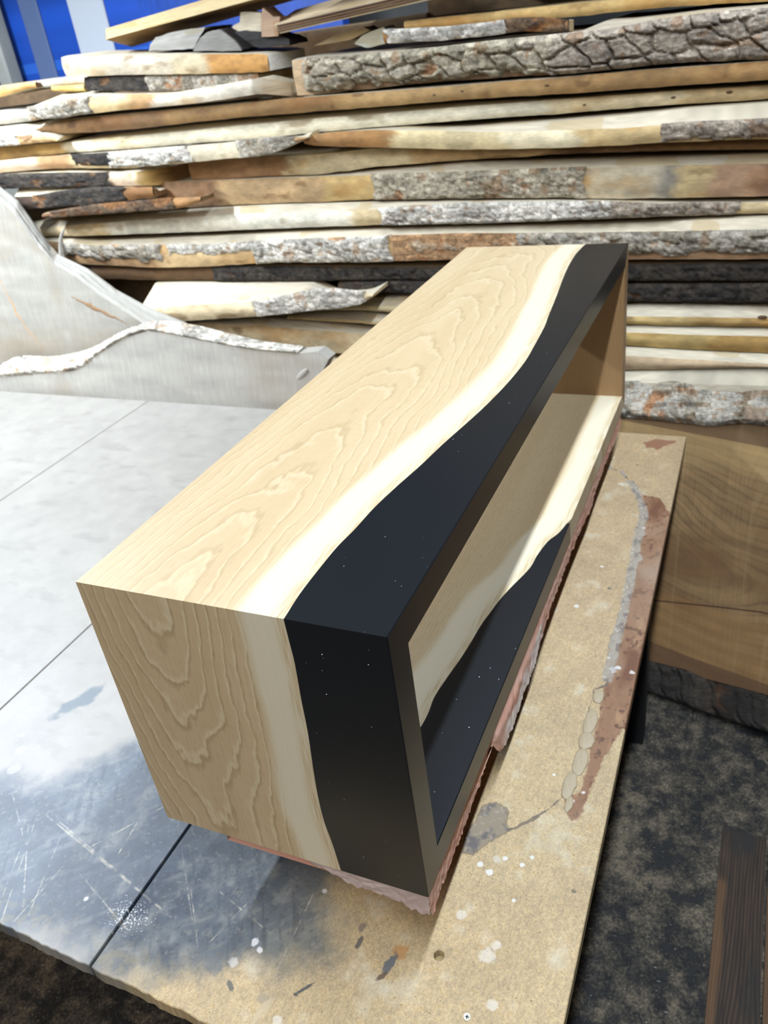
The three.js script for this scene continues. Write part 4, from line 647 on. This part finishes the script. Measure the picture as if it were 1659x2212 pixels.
// two unseen planks added above the picture to shade the recess below them
for (const [y, z, label] of [[1.038, -1.93, 'lower of the two unseen planks added above the picture to shade the recess'], [1.09, -1.96, 'upper of the two unseen planks added above the picture to shade the recess']]) plank({ z, s: 0.02, r: [[-0.42, y, y + 0.045, y + 0.048], [1.4, y, y + 0.045, y + 0.048]] }, { label, front: [[-9, 0xb8a078]], top: 0xd2c7b0, depth: 0.8, seed: 36 + y * 10 });

// loose pieces on top of the stack: solids from eight corners (lower front, upper front, upper back, lower back; left then right)
function hull(corners, n = 26, rough = 0.002, seed = 0, color = 0xd8c090, under = color) {
  const [a, b, c, d, A, B, C, Dd] = corners, L = (p, q, t) => [lerp(p[0], q[0], t), lerp(p[1], q[1], t), lerp(p[2], q[2], t)], k = lin(color), ku = lin(under);
  const faces = [[a, b, A, B, k], [b, c, B, C, k], [c, d, C, Dd, k], [d, a, Dd, A, ku]], gs = [];
  for (const [p, q, P, Q, cc] of faces) gs.push(grid(n, 4, (i, j) => { const lo = L(p, P, i), hi = L(q, Q, i), x = L(lo, hi, j), e = rough * 2 * (fbm(x[0] * 24 + seed, x[1] * 40 + x[2] * 30, 3) - 0.5) * Math.min(1, 8 * j * (1 - j)); return [x[0], x[1] + e, x[2] + e, x[0] / 1.6 + seed * 0.17, j * 0.4, ...cc]; }));
  for (const [p, q, r, s, f] of [[a, b, c, d, 0], [A, B, C, Dd, 1]]) gs.push(geom([...p, ...q, ...r, ...s], f ? [0, 1, 2, 0, 2, 3] : [0, 2, 1, 0, 3, 2], [0, 0, 0, 0.3, 0.3, 0.3, 0.3, 0], [...k, ...k, ...k, ...k]));
  return mergeGeometries(gs);
}
{
  const t = thing('plank', 'tan plank tilted up to the right in front of the blue door', 'plank');
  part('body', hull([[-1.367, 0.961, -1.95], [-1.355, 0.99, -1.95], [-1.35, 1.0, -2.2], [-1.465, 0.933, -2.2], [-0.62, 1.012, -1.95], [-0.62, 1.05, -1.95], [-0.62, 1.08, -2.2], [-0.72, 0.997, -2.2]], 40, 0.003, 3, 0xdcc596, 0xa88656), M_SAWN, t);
  const u = thing('plank', 'pale weathered plank with a grooved brown edge slanting up at top centre', 'plank');
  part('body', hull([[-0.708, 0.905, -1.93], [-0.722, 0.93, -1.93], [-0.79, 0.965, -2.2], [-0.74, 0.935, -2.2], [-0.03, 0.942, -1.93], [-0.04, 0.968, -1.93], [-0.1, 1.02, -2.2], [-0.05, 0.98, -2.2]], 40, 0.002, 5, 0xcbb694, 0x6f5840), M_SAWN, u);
  for (const [f, h] of [[0.25, 0x6a4f38], [0.55, 0x7d5d42], [0.8, 0x5c4634]]) part('groove_bead', hull([0, 1].flatMap((e) => { const x = e ? -0.034 : -0.713, y = lerp(0.906, 0.93, f) + (e ? 0.0375 : 0), z = -1.927; return [[x, y - 0.0022, z - 0.003], [x, y - 0.0015, z + 0.002], [x, y + 0.0015, z + 0.002], [x, y + 0.0022, z - 0.003]]; }), 30, 0.0004, 7, h), M_SAWN, u);
}
// rough lumps: offcuts and splits of firewood, an outline in x and y pulled back in z and roughened
function chunk(name, label, outline, z, depth, color, color2, rough, seed, category = 'offcut') {
  const k1 = lin(color), k2 = lin(color2), cx = outline.reduce((s, p) => s + p[0], 0) / outline.length, cy = outline.reduce((s, p) => s + p[1], 0) / outline.length;
  const m = outline.length * 5, at = (t) => { const f = t * outline.length, i = Math.floor(f) % outline.length, j = (i + 1) % outline.length, w = f - Math.floor(f); return [lerp(outline[i][0], outline[j][0], w), lerp(outline[i][1], outline[j][1], w)]; };
  const disp = (x, y, zz) => rough * 2 * (fbm(x * 30 + seed, y * 30 + zz * 20, 3) - 0.5);
  const face = (zz, flip) => grid(m, 6, (i, j) => { const [px, py] = at(i % 1), x = lerp(cx, px, j), y = lerp(cy, py, j); return [x + disp(x, y, zz) * j, y + disp(y, x, zz) * j, zz + disp(x, y, zz + 3) * (1 - 0.5 * j), x / 1.6, y / 0.2, ...k1]; }, flip);
  const rim = grid(m, 8, (i, j) => { const [x, y] = at(i % 1), zz = lerp(z, z - depth, j); return [x + disp(x, y, zz), y + disp(y, x, zz), zz, i, j, ...(j > 0.02 ? k2 : k1)]; });
  const t = thing(name, label, category);
  part('cut_face', face(z, false), M_SAWN, t); part('outside', mergeGeometries([rim, face(z - depth, true)]), M_BARK, t);
  return t;
}
chunk('offcut', 'dusty grey flat offcut under the tilted tan plank', [[-1.2, 0.912], [-1.19, 0.927], [-1.16, 0.945], [-1.06, 0.953], [-0.97, 0.95], [-1.0, 0.925], [-1.03, 0.9], [-1.12, 0.905]], -1.94, 0.16, 0xa5a29b, 0x5b554b, 0.003, 4);
chunk('half_log', 'half round log end with black bark and a dusty grey cut face', [[-1.02, 0.893], [-1.012, 0.905], [-0.985, 0.922], [-0.95, 0.936], [-0.906, 0.94], [-0.86, 0.905], [-0.84, 0.876]], -1.92, 0.1, 0x8d8a84, 0x2b2724, 0.004, 9, 'log');
chunk('half_log', 'black bark log lying behind the grey cut log end', [[-0.92, 0.888], [-0.92, 0.93], [-0.86, 0.93], [-0.77, 0.912], [-0.7, 0.888], [-0.7, 0.874], [-0.8, 0.876]], -1.965, 0.12, 0x2a2623, 0x231f1c, 0.006, 13, 'log');
chunk('firewood_split', 'pale split of firewood standing on the black log', [[-0.92, 0.93], [-0.9, 0.945], [-0.874, 0.951], [-0.866, 0.976], [-0.796, 0.967], [-0.792, 0.951], [-0.797, 0.912], [-0.86, 0.92]], -1.99, 0.08, 0xd9cbb0, 0xc2aa86, 0.003, 17, 'firewood');
chunk('firewood_split', 'reddish brown split of firewood right of the pale one', [[-0.788, 0.905], [-0.777, 0.955], [-0.767, 0.977], [-0.735, 0.95], [-0.712, 0.948], [-0.728, 0.9]], -1.955, 0.07, 0xb3957a, 0x7a5638, 0.003, 23, 'firewood');
chunk('offcut', 'small pale offcut between the grooved plank and the birch bark plank', [[-0.5, 0.852], [-0.47, 0.87], [-0.4, 0.885], [-0.38, 0.86], [-0.4, 0.84], [-0.46, 0.838]], -1.985, 0.08, 0xb8b6a8, 0x8c8878, 0.003, 29);
chunk('offcut', 'tan sliver of wood below the grooved plank, in shade', [[-0.64, 0.862], [-0.56, 0.882], [-0.47, 0.892], [-0.45, 0.88], [-0.52, 0.862]], -2.0, 0.08, 0xb9a57e, 0x8c7858, 0.002, 33);

// ---------------------------------------------------------------- live edge slabs leaning on the stack
const slabFace = (base, blotch, seed, coarse) => texture(1024, 512, (u, v, o) => {
  const x = u * 1.6, y = v * 1.0, w = fbm(x * 1.5 + seed, y * 3, 3), ring = Math.sin(70 * (y + 0.18 * w + 0.07 * Math.sin(x * 3 + seed)) + 6 * fbm(x * 3, y * 5 + seed, 3));
  const k = 1 + coarse * 0.045 * ring + 0.14 * (fbm(x * 10, y * 40, 3) - 0.5) + 0.1 * (noise(x * 420 + seed, y * 26) - 0.5);
  o[0] = base[0] * k; o[1] = base[1] * k; o[2] = base[2] * k;
  const b = fbm(x * 3 + seed * 2, y * 5, 4); if (b > 0.5) mix(o, blotch, clamp((b - 0.5) * 3.5) * 0.6);
}, { wrap: THREE.MirroredRepeatWrapping });
// wood: outline in x and y on the plane z = f(x, y), pulled back by the thickness
function slabWood(outline, zf, thick, material, parent, uvs = [1.6, 1.0]) {
  const pts = outline.map(([x, y]) => new THREE.Vector2(x, y));
  const tri = THREE.ShapeUtils.triangulateShape(pts, []), pos = [], uv = [], idx = [], n = pts.length, col = [];
  const vert = (x, y, z) => { pos.push(x, y, z); uv.push(x / uvs[0], y / uvs[1]); };
  for (const p of pts) vert(p.x, p.y, zf(p.x, p.y));
  for (const p of pts) vert(p.x, p.y, zf(p.x, p.y) - thick);
  for (const [a, b, c] of tri) idx.push(a, b, c, n + a, n + c, n + b);
  for (let i = 0; i < n; i++) { const j = (i + 1) % n, b = pos.length / 3; for (const q of [i, j, n + i, n + j]) { pos.push(pos[q * 3], pos[q * 3 + 1], pos[q * 3 + 2]); uv.push(uv[q * 2], uv[q * 2 + 1]); } idx.push(b, b + 2, b + 1, b + 1, b + 2, b + 3); }
  return part('wood', geom(pos, idx, uv), material, parent);
}
// bark between two lines: low (on the front face) and high (on the back), plates standing off it
function slabBark(low, high, zLow, zHigh, x0, x1, kind, thick, parent, out = [0, 0.5, 0.85], seed = 1, cell = 0.006, sc = [26, 40]) {
  const L = curve(low), H = curve(high), n = Math.ceil((x1 - x0) / cell), m = 16, [A, B, C, share] = BARKS[kind], a = lin(A), b = lin(B), c = lin(C);
  const g = grid(n, m, (i, j) => {
    const x = lerp(x0, x1, i), y = lerp(L(x), H(x), j), z = lerp(zLow(x, y), zHigh(x, y), sst(0.15, 1, j));
    const [h, id] = plates(x, y + z, sc[0], sc[1], seed), flake = sst(1 - share - 0.06, 1 - share + 0.06, fbm(x * 9 + seed * 3, y * 26, 3) + 0.25 * (id - 0.5));
    const d = (thick * (0.25 + 0.75 * h + 0.6 * (fbm(x * 70, y * 90 + z * 60, 3) - 0.5)) * (1 - 0.6 * flake)) * sst(-0.05, 0.16, j) * sst(1.1, 0.9, j) - 0.001;
    const t = id > 0.5 ? 1 : 0, k = 0.8 + 0.4 * noise(x * 300, y * 300), col = [0, 0, 0];
    for (let e = 0; e < 3; e++) col[e] = lerp(lerp(a[e], b[e], t * 0.8), c[e], flake) * k;
    return [x + out[0] * d, y + out[1] * d, z + out[2] * d, x / 0.5, (y - z) / 0.25, ...col];
  });
  return part('bark', g, M_BARK, parent);
}
{ // front left
  const zf = (x, y) => -1.5256 - 0.15 * y, zb = (x, y) => -1.5756 - 0.15 * y;
  const top = [[-2.6, -0.075], [-2.2, -0.07], [-1.913, -0.057], [-1.675, -0.036], [-1.504, -0.014], [-1.406, 0.038], [-1.258, 0.103], [-1.166, 0.125], [-1.073, 0.114], [-0.94, 0.094], [-0.768, 0.073], [-0.602, 0.065]];
  const t = thing('live_edge_slab', 'pale live edge slab standing behind the far left edge of the table', 'slab');
  slabWood([...top, [-0.537, 0.071], [-0.502, 0.05], [-0.528, 0.01], [-0.6, -0.1], [-0.66, -0.3], [-0.7, -0.849], [-2.6, -0.849]], zf, 0.05, std({ map: slabFace([158, 153, 142], [138, 122, 100], 5, 0.5), roughness: 0.85 }), t);
  slabBark(top, [[-2.6, -0.05], [-2.2, -0.045], [-1.968, -0.038], [-1.834, 0.003], [-1.661, 0.008], [-1.488, 0.038], [-1.305, 0.106], [-1.159, 0.138], [-1.019, 0.129], [-0.887, 0.104], [-0.759, 0.081], [-0.602, 0.066]], zf, zb, -2.6, -0.605, 'pale', 0.013, t, [0, 0.6, 0.7], 3);
  const stain = new THREE.SphereGeometry(1, 14, 8); stain.scale(0.03, 0.009, 0.004); stain.rotateZ(0.7); stain.translate(-0.6, 0.0, zf(0, 0) + 0.001);
  part('knot', stain, std({ color: 0xa09c90, roughness: 0.9 }), t, 'grey knot near the right end');
}
{ // behind it, with the root flare
  const zf = (x, y) => -1.605 - 0.1 * y, zb = (x, y) => -1.655 - 0.1 * y;
  const inner = [[-2.3, 0.85], [-1.85, 0.61], [-1.753, 0.548], [-1.703, 0.491], [-1.633, 0.384], [-1.579, 0.324], [-1.496, 0.281], [-1.403, 0.213], [-1.302, 0.156], [-1.214, 0.101]];
  const t = thing('root_flare_slab', 'tall weathered grey slab with a flared root side and one upturned splinter', 'slab');
  slabWood([...inner, [-1.1, -0.1], [-1.05, -0.849], [-2.3, -0.849]], zf, 0.05, std({ map: slabFace([152, 147, 135], [132, 114, 90], 9, 0.4), roughness: 0.88 }), t);
  const tex = slabFace([150, 145, 134], [122, 118, 110], 13, 1.2);
  const L = [[-1.753, 0.548], [-1.703, 0.491], [-1.633, 0.384], [-1.579, 0.324], [-1.496, 0.281], [-1.403, 0.213], [-1.302, 0.156], [-1.214, 0.101], [-1.13, 0.04]];
  const H = [[-1.795, 0.58], [-1.72, 0.525], [-1.651, 0.415], [-1.613, 0.35], [-1.476, 0.292], [-1.41, 0.247], [-1.376, 0.223], [-1.242, 0.158], [-1.102, 0.11]];
  const pick = (A, s) => { const f = s * (A.length - 1), i = Math.min(A.length - 2, Math.floor(f)), w = f - i; return [lerp(A[i][0], A[i + 1][0], w), lerp(A[i][1], A[i + 1][1], w)]; };
  part('flared_edge', grid(120, 14, (i, j) => { const a = pick(L, i), b = pick(H, i), x = lerp(a[0], b[0], j), y = lerp(a[1], b[1], j), rid = 0.012 * (ridged(i * 5, j * 9 + i * 2, 3) - 0.35) * sst(0, 0.15, j) * sst(1.05, 0.85, j); return [x + 0.6 * rid, y + 0.6 * rid, lerp(zf(x, y), zb(x, y), j) + 0.4 * rid, x * 0.9 + y, j * 0.25]; }), std({ map: tex, roughness: 0.9 }), t);
  // splinter
  const C = new THREE.CatmullRomCurve3([[-1.592, 0.31, -1.69], [-1.578, 0.35, -1.685], [-1.55, 0.4, -1.675], [-1.512, 0.438, -1.67]].map((p) => new THREE.Vector3(...p)));
  const sp = new THREE.TubeGeometry(C, 20, 0.012, 7), P = sp.attributes.position;
  for (let i = 0; i < P.count; i++) { const k = Math.floor(i / 8) / 20, c = C.getPoint(k), f = (1 - 0.8 * k) * (1 + 0.3 * (noise(i * 0.9, k * 9) - 0.5)); P.setXYZ(i, c.x + (P.getX(i) - c.x) * f * 1.5, c.y + (P.getY(i) - c.y) * f, c.z + (P.getZ(i) - c.z) * f * 0.6); }
  sp.computeVertexNormals(); part('splinter', sp, std({ map: tex, roughness: 0.9 }), t);
  // the brown split and the rusty crack in the face
  const ribbon = (pts, w, color, lift) => { const g = grid(70, 4, (i, j) => { const p = pick(pts, i), q = pick(pts, Math.min(1, i + 0.02)), r = pick(pts, Math.max(0, i - 0.02)), dx = q[0] - r[0], dy = q[1] - r[1], l = Math.hypot(dx, dy) || 1, ww = w * (0.25 + 0.9 * fbm(i * 9, w * 100, 3)) * Math.sin(Math.PI * clamp(i, 0.03, 0.97)), s = (j - 0.5) * 2 * ww + 0.016 * (fbm(i * 14, 5 + w * 50, 3) - 0.5), x = p[0] - dy / l * s, y = p[1] + dx / l * s; return [x, y, zf(x, y) + lift * Math.sin(Math.PI * j) + 0.0004, x, y]; }); return g; };
  part('split', ribbon([[-1.537, 0.215], [-1.47, 0.187], [-1.4, 0.158], [-1.32, 0.127]], 0.011, 0, 0.002), std({ color: 0x86694a, roughness: 0.95 }), t, 'brown split in the face');
  part('crack', ribbon([[-1.87, 0.32], [-1.839, 0.214], [-1.81, 0.138], [-1.783, 0.087], [-1.73, 0.02]], 0.005, 0, 0.001), std({ color: 0xb08a62, roughness: 0.95 }), t, 'rust coloured crack in the face');
}
{ // right
  const zf = (x, y) => -1.7055 + 0.3 * x - 0.26 * y, zb = (x, y) => zf(x, y) - 0.06, zo = (x, y) => zf(x, y) + 0.03;
  const top = [[0.1, -0.12], [0.25, -0.112], [0.36, -0.105], [0.449, -0.097], [0.54, -0.09], [0.583, -0.087], [0.666, -0.066], [0.719, -0.062], [1.3, -0.03]];
  const bot = [[0.1, -0.79], [0.3, -0.78], [0.482, -0.774], [0.586, -0.761], [0.638, -0.766], [0.712, -0.757], [0.795, -0.748], [1.3, -0.72]];
  const t = thing('live_edge_slab', 'wide brown live edge slab leaning upright beyond the right end of the table', 'slab');
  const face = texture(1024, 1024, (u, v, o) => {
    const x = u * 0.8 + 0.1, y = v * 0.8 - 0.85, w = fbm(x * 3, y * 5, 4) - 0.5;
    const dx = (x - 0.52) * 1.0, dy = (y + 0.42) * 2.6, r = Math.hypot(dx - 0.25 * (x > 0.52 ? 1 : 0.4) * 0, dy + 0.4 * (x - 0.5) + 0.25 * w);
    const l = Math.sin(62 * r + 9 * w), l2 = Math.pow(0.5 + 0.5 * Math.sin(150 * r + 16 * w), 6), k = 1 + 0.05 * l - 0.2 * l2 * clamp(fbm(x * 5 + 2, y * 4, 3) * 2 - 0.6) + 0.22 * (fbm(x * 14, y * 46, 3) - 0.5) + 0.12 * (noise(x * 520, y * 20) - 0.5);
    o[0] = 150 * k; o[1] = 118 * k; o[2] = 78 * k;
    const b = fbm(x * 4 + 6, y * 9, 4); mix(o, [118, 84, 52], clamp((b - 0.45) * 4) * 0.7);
    if (y > -0.2) mix(o, [182, 152, 98], sst(-0.26, -0.12, y + 0.05 * w) * 0.5);  // paler upper part paints in the light from above
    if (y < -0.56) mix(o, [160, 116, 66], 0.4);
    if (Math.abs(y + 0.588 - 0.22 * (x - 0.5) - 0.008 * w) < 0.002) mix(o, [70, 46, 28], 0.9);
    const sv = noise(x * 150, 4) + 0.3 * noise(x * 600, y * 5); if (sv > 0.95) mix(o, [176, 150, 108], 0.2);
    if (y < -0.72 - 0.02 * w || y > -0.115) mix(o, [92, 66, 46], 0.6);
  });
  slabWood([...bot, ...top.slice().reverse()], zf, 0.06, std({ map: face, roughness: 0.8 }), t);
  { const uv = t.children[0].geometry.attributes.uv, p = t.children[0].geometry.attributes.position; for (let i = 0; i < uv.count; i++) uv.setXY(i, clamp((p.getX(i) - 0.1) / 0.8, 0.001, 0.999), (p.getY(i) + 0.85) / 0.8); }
  slabBark(top, [[0.1, -0.045], [0.35, -0.036], [0.386, -0.03], [0.412, -0.038], [0.472, -0.018], [0.522, -0.018], [0.55, -0.026], [0.594, -0.024], [0.637, -0.02], [0.71, -0.004], [1.3, 0.02]], (x, y) => zf(x, y) + 0.004, zb, 0.1, 1.3, 'grey', 0.024, t, [0, 0.5, 0.8], 7, 0.005, [30, 44]);
  slabBark([[0.1, -0.848], [0.493, -0.846], [0.574, -0.843], [0.65, -0.842], [0.724, -0.836], [0.806, -0.828], [1.3, -0.8]], bot, zo, (x, y) => zf(x, y) - 0.002, 0.1, 1.3, 'dark', 0.02, t, [0, 0.2, 0.9], 11, 0.006, [16, 46]);
}
scene.traverse((o) => { if (o.isMesh) { o.castShadow = true; o.receiveShadow = true; } });
renderer.render(scene, camera);
